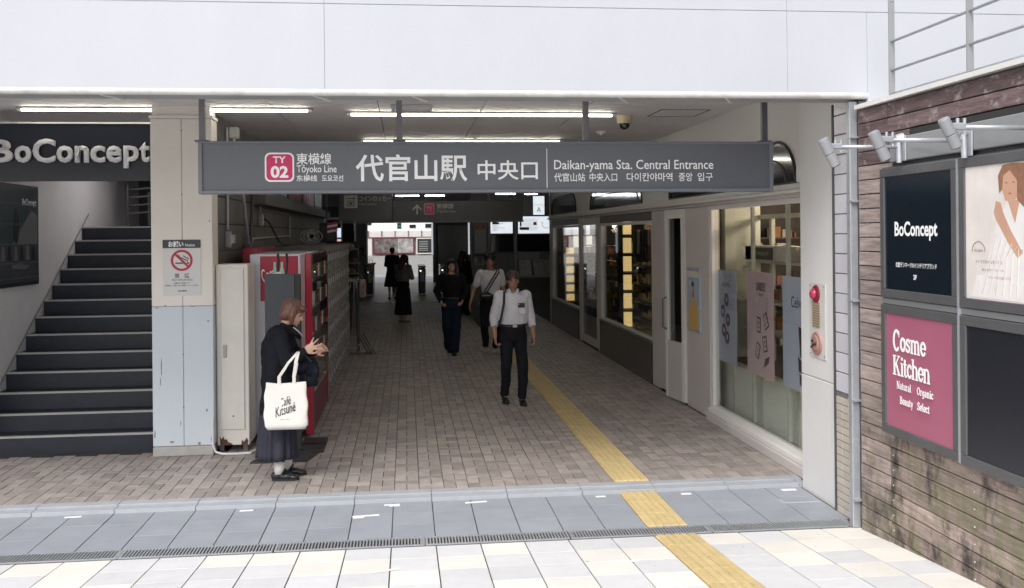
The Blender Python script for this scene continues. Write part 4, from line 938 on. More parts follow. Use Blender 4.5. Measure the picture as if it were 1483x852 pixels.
# white end pillar with alarm plate, tile strip, steel pole
P_ = thing('white_pillar', 'white square end pillar between the shop window and the street', 'pillar', (3.3, 7.25, 0))
B(3.2, 3.75, 6.94, 7.60, GZ-.05, .885).build('lower_block', PILW, P_, bev=.004); B(3.2, 3.75, 6.94, 7.60, .893, 3.28).build('upper_block', PILW, P_, bev=.006)
B(3.206, 3.7, 6.95, 7.59, .884, .894).build('joint', mat('seam_grey', (.44, .44, .47), .7), P_)
B(3.205, 3.30, 7.601, 7.68, 2.456, 3.28).build('reveal', SHOPU, P_)
# cove: soft quarter round at the top joining upper wall and pillar
AP = thing('alarm_plate', 'white alarm plate with red lamp, louvres and a round pink bell on the pillar', 'alarm', (3.2, 7.25, 1.35))
f = FR('-X', 3.2); NP = mat('alarm_plate_white', (.62, .60, .58), .45)
f.slab(7.12, 7.42, 1.05, 1.645, 0, .006).build('plate', NP, AP, bev=.003)
MB().ball((3.185, 7.31, 1.555), (.034, .042, .045)).build('red_lamp', mat('alarm_red', (.42, .03, .09), .2, coat=.6), AP, smooth=True)
MB().tube([(3.195, 7.29, 1.555), (3.185, 7.29, 1.555)], [.075, .065], 24).build('lamp_ring', mat('alarm_red_dark', (.25, .02, .04), .4), AP)
for k in range(10): f.slab(7.22, 7.35, 1.30+.02*k, 1.309+.02*k, .0062, .014).build('louvre', mat('brass', (.45, .32, .15), .4, metal=.4), AP)
PKB = mat('bell_pink', (.40, .22, .19), .45)
MB().tube([(3.195, 7.27, 1.17), (3.178, 7.27, 1.17)], [.092, .088], 32).build('bell_ring', PKB, AP); MB().tube([(3.177, 7.27, 1.17), (3.168, 7.27, 1.17)], [.066, .055], 32).build('bell_disc', PKB, AP)
for z, y in ((1.19, 7.30), (1.16, 7.28), (1.14, 7.31), (1.17, 7.25)): MB().ball((3.165, y, z), .012).build('speaker_hole', BLK, AP)
for y, z in ((7.14, 1.62), (7.40, 1.62), (7.14, 1.08), (7.40, 1.08)): MB().ball((3.193, y, z), .005).build('screw', DSTEEL, AP)
TS = thing('tiled_strip', 'narrow strip of large white tiles over small beige tiles beside the steel pole', 'wall', (3.2, 6.75, 0))
B(3.185, 3.7, 6.60, 6.935, -.1, 2.99).build('core', mat('grout_dark', (.18, .17, .16), .8), TS)
LT = mat('tile_white_glaze', (.62, .61, .66), .25, var=.04, island=.05); ST_ = mat('tile_beige', (.52, .47, .40), .4, var=.05, island=.08)
z = .86; meb = B(-.008, 0, .004, .30, .003, .141).mesh('tile', LT, bev=.003)
while z < 2.95: piece('tile', meb, TS, (3.184, 6.605, z)); z += .146
z = -.04; mes = B(-.008, 0, .002, .098, .002, .051).mesh('tile', ST_, bev=.002)
while z < .82:
    for q in range(3): piece('tile', mes, TS, (3.184, 6.605+.102*q, z))
    z += .054
B(3.17, 3.19, 6.915, 6.935, GZ, 2.99).build('gap_strip', DSTEEL, TS);  # dark strip filling the gap between tiles and pillar
SP = thing('steel_pole', 'square brushed steel downpipe at the corner between tiles and wooden wall', 'pipe', (3.16, 6.53, 0))
B(3.108, 3.165, 6.505, 6.565, GZ, 2.96).build('pipe', GALV, SP, bev=.004); B(3.166, 3.225, 6.48, 6.57, GZ, 2.96).build('channel', DSTEEL, SP)
for z in (.15, .85, 1.55, 2.25, 2.7): B(3.106, 3.226, 6.477, 6.569, z, z+.012).build('clip', GALV, SP)
# =================================================================== DEPTH OF THE STATION
D2 = thing('direction_sign', 'dark hanging sign with coin locker pictogram and an arrow to the line', 'sign', (.5, 20, 2.6))
SGD = mat('sign_charcoal', (.05, .052, .06), .35, var=.05)
B(-1.37, -.28, 20.0, 20.15, 2.34, 2.92).build('casing', mat('sign_charcoal_left', (.075, .078, .085), .35, var=.05), D2, bev=.006); B(-.275, 2.42, 20.01, 20.15, 2.31, 2.75).build('casing', SGD, D2, bev=.006)
B(-1.38, 2.43, 19.985, 20.16, 2.30, 2.33).build('rim', mat('rim_grey', (.12, .12, .125), .4), D2)
for x in (-1.2, 2.2): MB().tube([(x, 20.07, 2.95), (x, 20.07, 3.28)], .02, 8).build('hanger_rod', DSTEEL, D2)
fr = FR('-Y', 20.0); DI = mat('dim_print', (.55, .55, .53), .5)
fr.slab(-1.26, -.985, 2.61, 2.87, 0, .003).build('pictogram_plate', DI, D2)
for a0, a1, z0, z1 in ((-1.19, -1.05, 2.645, 2.66), (-1.19, -1.05, 2.745, 2.76), (-1.19, -1.175, 2.661, 2.744), (-1.065, -1.05, 2.661, 2.744), (-1.15, -1.09, 2.68, 2.725), (-1.2, -1.08, 2.80, 2.815)): fr.slab(a0, a1, z0, z1, .0032, .005).build('pictogram', SGD, D2)
fr.poly(disc(-1.06, 2.805, .022, 14), .0032, .005).build('pictogram', SGD, D2)
text('コインロッカー', fr, -.954, -.311, 2.745, 2.855, .001, DI, D2, bold=.01)
text('Coin Lockers', fr, -.954, -.606, 2.67, 2.715, .001, DI, D2)
fr.poly([(.21, 2.47), (.24, 2.47), (.24, 2.62), (.31, 2.55), (.325, 2.575), (.225, 2.68), (.125, 2.575), (.14, 2.55), (.21, 2.62)], 0, .003).build('arrow', DI, D2)
fr.poly(rrect(.367, .577, 2.465, 2.693, .03), 0, .003).build('line_emblem', DI, D2); fr.poly(rrect(.38, .564, 2.478, 2.680, .025), .0032, .005).build('emblem_field', REDINK, D2)
text('TY', fr, .41, .535, 2.53, 2.63, .0056, DI, D2, bold=.03)
text('東横線', fr, .622, .977, 2.585, 2.69, .001, DI, D2, bold=.01); text('Tōyoko Line', fr, .622, 1.019, 2.49, 2.565, .001, DI, D2)
t = thing('hanging_screen', 'small black screen hung beside the direction sign on the left wall', 'screen', (-1.6, 19.6, 2.2)); B(-1.72, -1.40, 19.6, 19.68, 1.92, 2.30).build('casing', BLK, t, bev=.006); B(-1.70, -1.42, 19.592, 19.599, 1.95, 2.27).build('display', SGD, t); B(-1.6, -1.57, 19.62, 19.66, 2.301, 3.28).build('bracket', DSTEEL, t)
# hall walls
HALL = mat('hall_dark', (.15, .145, .135), .6, var=.1)
H = thing('hall_walls', 'dark walls and pillars framing the ticket hall', 'wall', (0, 30, 0))
B(-8, -7.9, 22.4, 42, -.1, 3.28).build('side_wall', HALL, H); B(-8, -1.98, 22.3, 22.5, -.1, 3.28).build('return_wall', HALL, H); B(6.9, 7, 22.4, 42, -.1, 3.28).build('side_wall', HALL, H)
B(-8, -1.65, 41.8, 42, -.1, 3.28).build('end_wall', HALL, H); B(1.13, 7, 41.8, 42, -.1, 3.28).build('end_wall', HALL, H); B(-1.649, 1.129, 41.8, 42, 2.62, 3.28).build('header', HALL, H)
for x in (-3.3, -2.55, -1.75, 1.2, 2.75): B(x-.07, x+.07, 41.55, 41.79, 0, 3.28).build('pillar', mat('hall_pillar', (.14, .135, .13), .5), H)
for x in (-2.35, 1.05, 2.6): B(x, x+.07, 40.9, 40.97, 1.2, 2.55).build('glow_post', mat('glow_post', (.6, .6, .6), .4, emit=(.9, .95, 1), estr=.35), H)  # white posts, not lamps; their brightness is put in as glow
B(1.35, 2.6, 41.5, 41.6, .7, 2.45).build('map_board', mat('board_olive', (.24, .23, .19), .5, var=.25, scale=8), H)
for q in range(14): B(1.45+.3*(q % 2), 2.45-.3*((q*7) % 3), 41.49, 41.499, 2.3-.11*q, 2.315-.11*q).build('text_line', mat('text_dim', (.25, .24, .22), .5), H)
t = thing('glass_doorway', 'narrow dark glass doorway at the far left of the hall', 'door', (-2.4, 33, 0))
for x in (-2.75, -2.2, -1.75): B(x, x+.05, 33, 33.06, 0, 2.6).build('frame', GALV, t)
B(-2.69, -1.76, 33.02, 33.03, .05, 2.55).build('pane', ARCH, t); B(-2.75, -1.7, 33, 33.06, 2.601, 2.66).build('header', GALV, t)
t = thing('vertical_lit_sign', 'slim lit vertical sign glowing pink and white at the left of the hall', 'sign', (-2.1, 30, 1.5)); B(-1.98, -1.84, 28, 28.08, 1.4, 2.28).build('casing', DSTEEL, t); B(-1.965, -1.855, 27.99, 27.999, 1.42, 1.95).build('lit_panel', mat('lit_pink', (.7, .5, .5), .4, emit=(1, .7, .65), estr=.45), t); B(-1.965, -1.855, 27.99, 27.999, 2.0, 2.26).build('lit_panel', COOLL, t)
# ticket machine wall at Y=28.9
TW = thing('ticket_wall', 'dark ticket counter wall with lit route maps and a sloping ticket shelf', 'ticket counter', (4, 28.9, 0))
B(1.95, 7, 29.0, 29.3, -.1, 3.28).build('wall', HALL, TW); B(1.95, 7, 28.86, 28.999, 0, .74).build('lower_wall', mat('counter_granite', (.13, .12, .11), .35, var=.2, scale=12), TW)
for x, m in ((2.42, GALV), (3.22, HALL), (4.42, HALL)): B(x, x+.08, 28.85, 28.999, .741, 3.28).build('post', mat('post_grey', (.2, .195, .185), .5), TW)
B(3.31, 4.41, 28.55, 28.999, .741, .80).build('counter', mat('counter_pale', (.28, .27, .25), .4), TW)
for x0, x1 in ((3.36, 3.72), (3.78, 4.10), (4.12, 4.38)): MB().add([(x0, 28.60, .81), (x1, 28.60, .81), (x1, 28.95, 1.28), (x0, 28.95, 1.28), (x0, 28.60, .80), (x1, 28.60, .80), (x1, 28.98, .80), (x0, 28.98, .80)], [(0,1,2,3),(4,7,6,5),(0,4,5,1),(1,5,6,2),(2,6,7,3),(3,7,4,0)]).build('leaflet_shelf', mat('leaflets', (.22, .21, .19), .5, var=.5, scale=14), TW)
B(3.32, 4.0, 28.97, 28.998, 1.29, 1.5).build('notice_band', mat('notice_band', (.25, .23, .2), .5), TW)
for x0, x1 in ((2.52, 3.2), (3.32, 4.4)): B(x0, x1, 28.96, 28.998, 1.52, 2.02).build('dark_glass', ARCH, TW)
def board(x0, x1, z0, z1, label, kind):
    t = thing('route_map', label, 'map', ((x0+x1)/2, 28.8, z0)); f = FR('-Y', 28.84)
    B(x0-.02, x1+.02, 28.845, 28.96, z0-.02, z1+.02).build('casing', DSTEEL, t); f.slab(x0, x1, z0, z1, -.004, .004).build('lit_panel', LITB, t)
    K = mat('map_ink', (.12, .13, .15), .5)
    for q in range(9):
        z = z1-.08-.042*q
        if kind == 1: f.slab(x0+.06, x0+(.25 if q % 3 else .5)*(x1-x0)*1.2, z, z+.012, .0042, .006).build('print', K if q in (2, 3) else mat('map_grey', (.4, .42, .44), .5), t)
        else: f.slab(x0+.08, x0+.58*(x1-x0), z, z+.008, .0042, .006).build('print', mat('map_grey', (.4, .42, .44), .5), t)
    if kind == 2:
        f.slab(x0+.05, x0+.1, z1-.3, z1-.06, .0062, .008).build('print', BLK, t); f.slab(x0+.04, x0+.33, z0+.11, z0+.19, .0062, .008).build('print', BLK, t); f.slab(x0+.46, x0+.56, z0+.25, z0+.34, .0062, .008).build('print', REDINK, t)
        MB().tube([f.P(x0+a, z0+z, .008) for a, z in ((.70, .36), (.74, .30), (.72, .24), (.80, .16), (1.0, .17), (1.02, .34), (.9, .42))], .007, 5).build('print', K, t)
    if kind == 1: f.slab(x0+.05, x0+.25, z1-.22, z1-.16, .0062, .008).build('print', BLK, t)
board(2.51, 3.17, 2.07, 2.56, 'smaller lit white map board left of the larger one over the ticket wall', 1)
board(3.34, 4.34, 2.06, 2.57, 'larger lit white map board with a red square over the counter', 2)
t = thing('lit_notice', 'narrow lit notice standing above the larger map board', 'notice', (4, 28.8, 2.6)); B(3.78, 4.16, 28.845, 28.95, 2.60, 3.2).build('casing', DSTEEL, t); B(3.80, 4.14, 28.836, 28.844, 2.62, 3.18).build('lit_panel', LITB, t); f = FR('-Y', 28.835); text('A', f, 3.90, 4.04, 2.70, 2.85, .001, BLK, t); f.slab(3.80, 4.14, 2.91, 2.92, 0, .002).build('print', BLK, t)
t = thing('notice_board', 'tall pale notice board with an orange heading beside the ticket wall', 'notice board', (2.2, 28.9, 1.4)); B(2.0, 2.40, 28.87, 28.995, 1.46, 2.36).build('frame', DSTEEL, t); B(2.03, 2.37, 28.862, 28.869, 1.49, 2.19).build('sheet', mat('sheet_grey', (.26, .25, .23), .5), t); B(2.03, 2.37, 28.862, 28.869, 2.20, 2.33).build('heading', mat('heading_orange', (.35, .12, .04), .5), t)
for x in (2.08, 2.26): B(x, x+.07, 28.855, 28.861, 2.24, 2.29).build('lettering', BLK, t)
t = thing('small_notice', 'small grey notice with a black running figure mark below the notice board', 'notice', (2.2, 28.9, 1.1)); B(2.03, 2.33, 28.985, 28.998, 1.12, 1.40).build('sheet', mat('sheet_grey', (.26, .25, .23), .5), t)
f = FR('-Y', 28.98); 
for q in ([(2.12, 1.33), (2.25, 1.33), (2.25, 1.30), (2.12, 1.30)], [(2.20, 1.30), (2.23, 1.30), (2.12, 1.18), (2.09, 1.19)], [(2.17, 1.26), (2.20, 1.27), (2.27, 1.19), (2.24, 1.17)]): f.poly(q, -.004, .002).build('mark', BLK, t)
# ticket gates
GT = mat('gate_dark', (.035, .036, .04), .35, coat=.2)
def gate(x, y, label):
    t = thing('ticket_gate', label, 'ticket gate', (x, y, 0), 'row of ticket gates')
    B(x-.12, x+.12, y, y+1.7, .05, .92).build('body', GT, t, bev=.03); B(x-.13, x+.13, y-.02, y+1.72, .925, .99).build('top', mat('gate_top', (.3, .3, .3), .3), t, bev=.02)
    B(x-.13, x+.13, y-.03, y+1.73, 0, .048).build('base', STEEL, t); B(x-.06, x+.07, y-.012, y-.001, .45, .78).build('front_panel', mat('gate_panel', (.5, .48, .46), .4), t)
    MB().ball((x-.05, y-.01, .82), .022).build('lamp', mat('gate_lamp', (.8, .9, 1), .3, emit=(.8, .95, 1), estr=2.5), t); B(x+.121, x+.14, y+.5, y+.8, .6, .85).build('flap', mat('flap_red', (.3, .05, .08), .4), t)
for x, y, lb in ((-2.55, 33, 'leftmost ticket gate partly behind the goods stand'), (-1.25, 33, 'ticket gate left of the woman in the black coat'), (-.38, 33.4, 'ticket gate right behind the woman in the black coat'), (.52, 33.2, 'ticket gate just right of the woman holding her phone'), (1.28, 33.6, 'ticket gate at the right edge of the bright opening'), (1.95, 33, 'ticket gate behind the woman in navy trousers')): gate(x, y, lb)
t = thing('gate_fence', 'low metal fence with a pale top rail right of the ticket gates', 'fence', (2.8, 33, 0)); 
for x in (2.4, 2.9, 3.4): MB().tube([(x, 33.1, 0), (x, 33.1, 1.0)], .02, 8).build('post', GALV, t)
for z in (1.0, .6, .2): MB().tube([(2.4, 33.1, z), (3.4, 33.1, z)], .018, 8).build('rail', GALV, t)
# beyond the station: open yard, hoarding and pale building
B(-30, 30, 42, 120, -.10, -.004).build('yard', mat('yard_paving', (.42, .42, .42), .6, var=.15, scale=2), kind='structure')
HW = thing('boundary_wall', 'pale low wall with a fence of white panels beyond the station', 'wall', (0, 50, 0))
B(-14, 14, 50, 50.2, -.1, 1.0).build('wall', mat('pale_wall', (.42, .42, .41), .6), HW); B(-14, 14, 49.97, 50.2, 1.90, 1.95).build('rail', mat('rail_plum', (.15, .05, .06), .5), HW)
WPN = mat('fence_panel_white', (.75, .72, .68), .5)
for q in range(40):
    x = -13.5+.68*q; B(x+.02, x+.66, 50.05, 50.09, 1.955, 2.26).build('panel', WPN, HW); B(x-.02, x+.018, 50.0, 50.1, 1.955, 2.28).build('post', mat('rail_plum', (.15, .05, .06), .5), HW)
B(-14, 14, 50.1, 50.16, 1.0, 1.899).build('back_panel', WPN, HW)
B(-14, -1.75, 49.99, 50.09, 1.0, 1.899).build('bright_panel', WPN, HW)
t = thing('hoarding_poster', 'wide grey picture hoarding in a crimson frame on the boundary wall', 'poster', (-.6, 49.9, 1.1)); f = FR('-Y', 49.98)
f.slab(-1.72, .42, 1.06, 1.92, 0, .03).build('frame', mat('frame_crimson', (.16, .03, .05), .5), t); f.slab(-1.62, -.45, 1.14, 1.86, .031, .034).build('print', mat('photo_print', (.16, .14, .13), .5, var=.95, scale=5), t); f.slab(-.44, .34, 1.14, 1.86, .031, .034).build('print', mat('photo_print_pale', (.38, .37, .36), .5, var=.6, scale=4), t)
t = thing('hoarding_poster', 'dark lettered board in a white frame on the boundary wall', 'poster', (.9, 49.9, 1.1)); f.slab(.5, 1.6, 1.06, 1.9, 0, .03).build('frame', WPN, t); f.slab(.56, 1.54, 1.12, 1.84, .031, .034).build('print', mat('board_black', (.03, .035, .035), .5), t)
for q in range(6): f.slab(.64, 1.1+.07*((q*5) % 5), 1.7-.09*q, 1.72-.09*q, .035, .037).build('print', DI, t)
FB = thing('far_building', 'bright pale building seen through the far opening', 'building', (0, 62, 0)); B(-20, 20, 62, 70, -.1, 12).build('wall', mat('far_wall', (.75, .75, .74), .6), FB)
for x0, x1, z0, z1 in ((1.2, 2.2, 2.5, 2.75), (.2, .6, 2.5, 2.7), (-2.6, -2.2, 2.7, 2.85), (-4.2, -3.4, 2.5, 2.8)): B(x0, x1, 61.95, 61.999, z0, z1).build('window', ARCH, FB)
t = thing('green_sign', 'small green hanging sign in the far opening', 'sign', (-.3, 45, 2.4)); B(-.42, -.22, 45, 45.05, 2.33, 2.60).build('plate', mat('sign_green', (.03, .25, .15), .5), t); MB().tube([(-.32, 45.02, 2.6), (-.32, 45.02, 3.4)], .015, 6).build('rod', DSTEEL, t)
f = FR('-Y', 44.998); f.slab(-.38, -.26, 2.45, 2.48, 0, .004).build('mark', INK, t)
B(-8, 7, 44.8, 45.3, 3.4, 3.6).build('canopy_beam', HALL, tag(thing('far_canopy', 'dark canopy edge over the yard beyond the gates', 'canopy', (0, 45, 3.4)), 'dark canopy edge over the yard beyond the gates', 'canopy'))

# =================================================================== WOODEN WALL ON THE RIGHT
XW = 3.17
WW = thing('wooden_wall', 'weathered horizontal plank wall stained dark and mossy near the ground', 'wall', (3.3, 5.3, 0))
B(XW+.035, XW+.6, 2.5, 6.44, -.3, 2.88).build('core', DARK, WW)
rw = random.Random(9)
nz_ = 0
for k in range(31):
    z0 = -.16+.0985*k; z1 = z0+.0915
    if k >= 29: ma = mb_ = WOODT
    elif k >= 24: ma = mb_ = WOODA if k < 27 else WOODT
    else: ma, mb_ = WOODA, WOODB
    d1_ = rw.uniform(-.003, .003); d2_ = rw.uniform(-.003, .003)
    # short end piece, angled slightly away; long piece
    MB().add([(XW-.01, 6.075, z0), (XW+.035, 6.075, z0), (XW+.035, 6.455, z0), (XW-.022+d1_, 6.455, z0), (XW-.01, 6.075, z1), (XW+.035, 6.075, z1), (XW+.035, 6.455, z1), (XW-.022+d1_, 6.455, z1)],
             [(0,3,2,1),(4,5,6,7),(0,1,5,4),(1,2,6,5),(2,3,7,6),(3,0,4,7)]).build('plank', ma, WW, bev=.003)
    hid = .76 < (z0+z1)/2 < 2.42
    if not hid: B(XW-.008+d2_, XW+.034, 2.6, 6.068, z0, z1).build('plank', mb_, WW, bev=.003)
    if k < 9:
        for y in (6.03, 5.12): MB().ball((XW-.01, y, (z0+z1)/2), .006).build('screw', GALV, WW)
MB().add([(XW-.05, 2.5, 2.895), (XW+.3, 2.5, 2.895), (XW+.3, 6.46, 2.895), (XW-.05, 6.46, 2.895), (XW-.05, 2.5, 2.925), (XW+.3, 2.5, 2.925), (XW+.3, 6.46, 2.925), (XW-.05, 6.46, 2.925)], [(0,3,2,1),(4,5,6,7),(0,1,5,4),(1,2,6,5),(2,3,7,6),(3,0,4,7)]).build('coping', TRIM, WW)
# sign cabinet
SB = thing('sign_cabinet', 'grey metal cabinet of framed shop posters mounted on the wooden wall', 'sign cabinet', (3.1, 5.3, .7))
CG = mat('cabinet_frame_grey', (.13, .13, .135), .4, metal=.3, var=.08, scale=5); CGL = mat('cabinet_band_grey', (.32, .33, .34), .35, metal=.4, var=.08, scale=3, dirt=.25, dcol=(.2, .2, .19), dscale=3)
XS = 3.10
B(XS+.012, XW-.012, 3.2, 6.05, .735, 2.46).build('carcass', CG, SB)
B(XS+.0, XW-.012, 3.2, 5.93, 2.485, 2.64).build('top_band', CGL, SB, bev=.006); B(XS+.02, XW-.012, 3.2, 5.93, 2.461, 2.484).build('shadow_gap', BLK, SB)
B(XW-.03, XW-.011, 3.2, 5.75, 2.645, 2.685).build('gap_line', BLK, SB)  # black strip drawn in as the gap line above the band
fw2 = FR('-X', XS+.012)
def bay(y0, y1, z0, z1, nm, m, gutter=.055):
    for a0, a1, b0, b1 in ((y0, y1, z1-gutter, z1), (y0, y1, z0, z0+gutter), (y0, y0+gutter, z0+gutter+.0005, z1-gutter-.0005), (y1-gutter, y1, z0+gutter+.0005, z1-gutter-.0005)):
        fw2.slab(a0, a1, b0, b1, 0, .022).build('frame', CG, SB, bev=.003)
    return fw2.slab(y0+gutter, y1-gutter, z0+gutter, z1-gutter, 0, .012).build(nm, m, SB)
PRD = mat('poster_cosme', (.40, .125, .195), .35, var=.02, coat=.2); PN = mat('poster_navy_black', (.006, .012, .02), .25, var=.03, coat=.3); PG = mat('poster_blank', (.018, .02, .028), .3, coat=.3); PP = mat('poster_cream_photo', (.80, .74, .70), .4, var=.12, scale=3)
# four bays
bay(5.16, 6.045, 1.615, 2.45, 'poster', PN); bay(5.16, 6.045, .735, 1.57, 'poster', PRD); bay(3.9, 5.135, 1.615, 2.45, 'poster', PP); bay(3.9, 5.135, .735, 1.57, 'poster', PG)
fw2.slab(3.2, 6.045, 1.575, 1.61, 0, .012).build('cross_rail', CGL, SB); fw2.slab(5.14, 5.155, .735, 2.45, 0, .024).build('divider', GALV, SB)
f = FR('-X', XS)
text('BoConcept', f, 5.87, 5.37, 1.985, 2.105, .0015, INK, SB, bold=.028)
text('北欧デンマークのインテリアブランド', f, 5.86, 5.38, 1.815, 1.85, .0015, INK, SB, bold=.02); text('2F', f, 5.645, 5.605, 1.745, 1.775, .0015, INK, SB, bold=.03)
# Cosme Kitchen: slab serif letters drawn as strokes
def serif(body, a0, a1, z0, z1, bold, fr_=f, sl=.011):
    o = text(body, fr_, a0, a1, z0, z1, .0015, INK, SB, bold=bold)
    return o
def slabs(items, th=.009):
    mb = MB()
    for a0, a1, z in items:
        f.slab(a0, a1, z-th/2, z+th/2, .001, .0022, mb)
    mb.build('lettering', INK, SB, kind=None)
def glyphs(word, a, z0, xh, cap, asc, W_, gapw, st):
    """slab serif word drawn with strokes, a = starting Y (viewer's left), returns end"""
    for ch in word:
        mb = MB(); w_, segs = W_[ch]
        for kind_, pts, th in segs:
            P_ = [(a - u*xh*.9, z0 + v*xh) for u, v in pts]
            for (u0, v0), (u1, v1) in zip(P_[:-1], P_[1:]):
                du, dv = u1-u0, v1-v0; L = math.hypot(du, dv) or 1; nx, nz2 = -dv/L*th*xh/2, du/L*th*xh/2
                f.poly([(u0+nx, v0+nz2), (u1+nx, v1+nz2), (u1-nx, v1-nz2), (u0-nx, v0-nz2)], .001+st[0], .0022+st[0], mb); st[0] += .00002
            if kind_ == 'r':
                for u, v in P_: f.poly(disc(u, v, th*xh/2, 10), .001+st[0], .0022+st[0], mb); st[0] += .00002
        mb.build('letter', INK, SB); a -= (w_+gapw)*xh*.9
    return a
def arc(cx, cy, rx, ry, t0, t1, n=10): return [(cx+rx*math.cos(math.radians(t0+(t1-t0)*k/n)), cy+ry*math.sin(math.radians(t0+(t1-t0)*k/n))) for k in range(n+1)]
T, S_ = .22, .10
GL = {
 'C': (1.12, [('r', arc(.58, .72, .44, .70, 50, 310, 16), T), ('b', [(.98, 1.42), (.98, .98)], S_)]),
 'o': (.86, [('r', arc(.43, .5, .32, .42, 0, 360, 16), T)]),
 's': (.66, [('r', arc(.34, .73, .22, .19, 20, 250, 8)+arc(.34, .29, .24, .21, 80, -160, 9), .19), ('b', [(.58, .95), (.58, .68)], S_), ('b', [(.08, .05), (.08, .32)], S_)]),
 'm': (1.45, [('b', [(.22, 0), (.22, .95)], T), ('b', [(.72, 0), (.72, .7)], T), ('b', [(1.22, 0), (1.22, .7)], T), ('r', arc(.47, .68, .25, .24, 180, 0, 6), .17), ('r', arc(.97, .68, .25, .24, 180, 0, 6), .17), ('b', [(.02, .04), (.44, .04)], S_), ('b', [(.54, .04), (.92, .04)], S_), ('b', [(1.02, .04), (1.44, .04)], S_), ('b', [(.02, .92), (.3, .92)], S_)]),
 'e': (.80, [('r', arc(.42, .5, .31, .42, 5, 320, 14), .2), ('b', [(.14, .52), (.74, .52)], S_)]),
 'K': (1.28, [('b', [(.30, 0), (.30, 1.42)], .25), ('b', [(.34, .55), (1.0, 1.38)], .13), ('b', [(.55, .85), (1.05, .04)], .22), ('b', [(.04, .04), (.58, .04)], S_), ('b', [(.04, 1.38), (.58, 1.38)], S_), ('b', [(.80, 1.38), (1.2, 1.38)], S_), ('b', [(.80, .04), (1.28, .04)], S_)]),
 'i': (.48, [('b', [(.25, 0), (.25, .95)], T), ('b', [(.02, .04), (.48, .04)], S_), ('b', [(.02, .92), (.3, .92)], S_), ('r', [(.24, 1.24), (.25, 1.24)], .26)]),
 't': (.58, [('b', [(.24, .15), (.24, 1.25)], T), ('r', arc(.38, .2, .14, .14, 180, 330, 5), .15), ('b', [(.02, .92), (.54, .92)], S_)]),
 'c': (.76, [('r', arc(.42, .5, .31, .42, 45, 315, 12), .2), ('b', [(.66, .95), (.66, .66)], S_)]),
 'h': (.98, [('b', [(.22, 0), (.22, 1.42)], T), ('b', [(.76, 0), (.76, .7)], T), ('r', arc(.49, .68, .27, .25, 180, 0, 6), .17), ('b', [(.02, .04), (.44, .04)], S_), ('b', [(.56, .04), (.98, .04)], S_), ('b', [(.02, 1.38), (.3, 1.38)], S_)]),
 'n': (.98, [('b', [(.22, 0), (.22, .95)], T), ('b', [(.76, 0), (.76, .7)], T), ('r', arc(.49, .68, .27, .25, 180, 0, 6), .17), ('b', [(.02, .04), (.44, .04)], S_), ('b', [(.56, .04), (.98, .04)], S_), ('b', [(.02, .92), (.3, .92)], S_)]),
 'N': (1.2, [('b', [(.2, 0), (.2, 1.4)], .14), ('b', [(.2, 1.4), (.95, 0)], .2), ('b', [(.95, 0), (.95, 1.4)], .14), ('b', [(0, 1.38), (.4, 1.38)], S_), ('b', [(0, .04), (.42, .04)], S_), ('b', [(.74, 1.38), (1.16, 1.38)], S_)]),
 'a': (.82, [('r', arc(.36, .33, .25, .27, 0, 360, 12), .17), ('b', [(.62, 0), (.62, .75)], .19), ('r', arc(.38, .72, .24, .22, 0, 150, 6), .15), ('b', [(.6, .04), (.8, .04)], S_)]),
 'u': (.92, [('b', [(.2, .25), (.2, .95)], .19), ('b', [(.7, 0), (.7, .95)], .19), ('r', arc(.45, .28, .25, .22, 180, 360, 6), .15), ('b', [(0, .92), (.25, .92)], S_), ('b', [(.5, .92), (.75, .92)], S_), ('b', [(.7, .04), (.9, .04)], S_)]),
 'r': (.66, [('b', [(.2, 0), (.2, .95)], .19), ('r', arc(.45, .66, .25, .24, 180, 60, 6), .15), ('b', [(0, .04), (.45, .04)], S_), ('b', [(0, .92), (.25, .92)], S_)]),
 'l': (.44, [('b', [(.22, 0), (.22, 1.4)], .19), ('b', [(0, .04), (.44, .04)], S_), ('b', [(0, 1.38), (.25, 1.38)], S_)]),
 'O': (1.2, [('r', arc(.58, .7, .46, .62, 0, 360, 18), .18)]),
 'g': (.86, [('r', arc(.38, .5, .27, .36, 0, 360, 12), .17), ('b', [(.66, -.1), (.66, .95)], .17), ('r', arc(.38, -.12, .28, .22, 0, -150, 7), .14)]),
 'B': (1.02, [('b', [(.22, 0), (.22, 1.4)], .2), ('r', arc(.5, 1.05, .28, .32, 90, -90, 8), .16), ('r', arc(.52, .38, .32, .34, 90, -90, 8), .17), ('b', [(.02, 1.37), (.52, 1.37)], S_), ('b', [(.2, .73), (.52, .73)], S_), ('b', [(.02, .04), (.54, .04)], S_)]),
 'y': (.84, [('b', [(.14, .93), (.42, .05)], .18), ('b', [(.72, .93), (.32, -.35)], .13), ('r', [(.32, -.35), (.16, -.36)], .15), ('b', [(0, .92), (.3, .92)], S_), ('b', [(.55, .92), (.86, .92)], S_)]),
 'S': (.92, [('r', arc(.45, 1.05, .28, .30, 20, 250, 9)+arc(.45, .38, .31, .33, 80, -160, 10), .18), ('b', [(.78, 1.4), (.78, 1.0)], S_), ('b', [(.1, .02), (.1, .45)], S_)]),
}
st = [0.]
glyphs('Cosme', 5.905, 1.285, .088, 1, 1, GL, .04, st); glyphs('Kitchen', 5.905, 1.128, .088, 1, 1, GL, -.03, st)
glyphs('Natural', 5.85, 1.045, .034, 1, 1, GL, .07, st); glyphs('Organic', 5.60, 1.045, .034, 1, 1, GL, .07, st)
glyphs('Beauty', 5.80, .955, .034, 1, 1, GL, .07, st); glyphs('Select', 5.585, .955, .034, 1, 1, GL, .07, st)
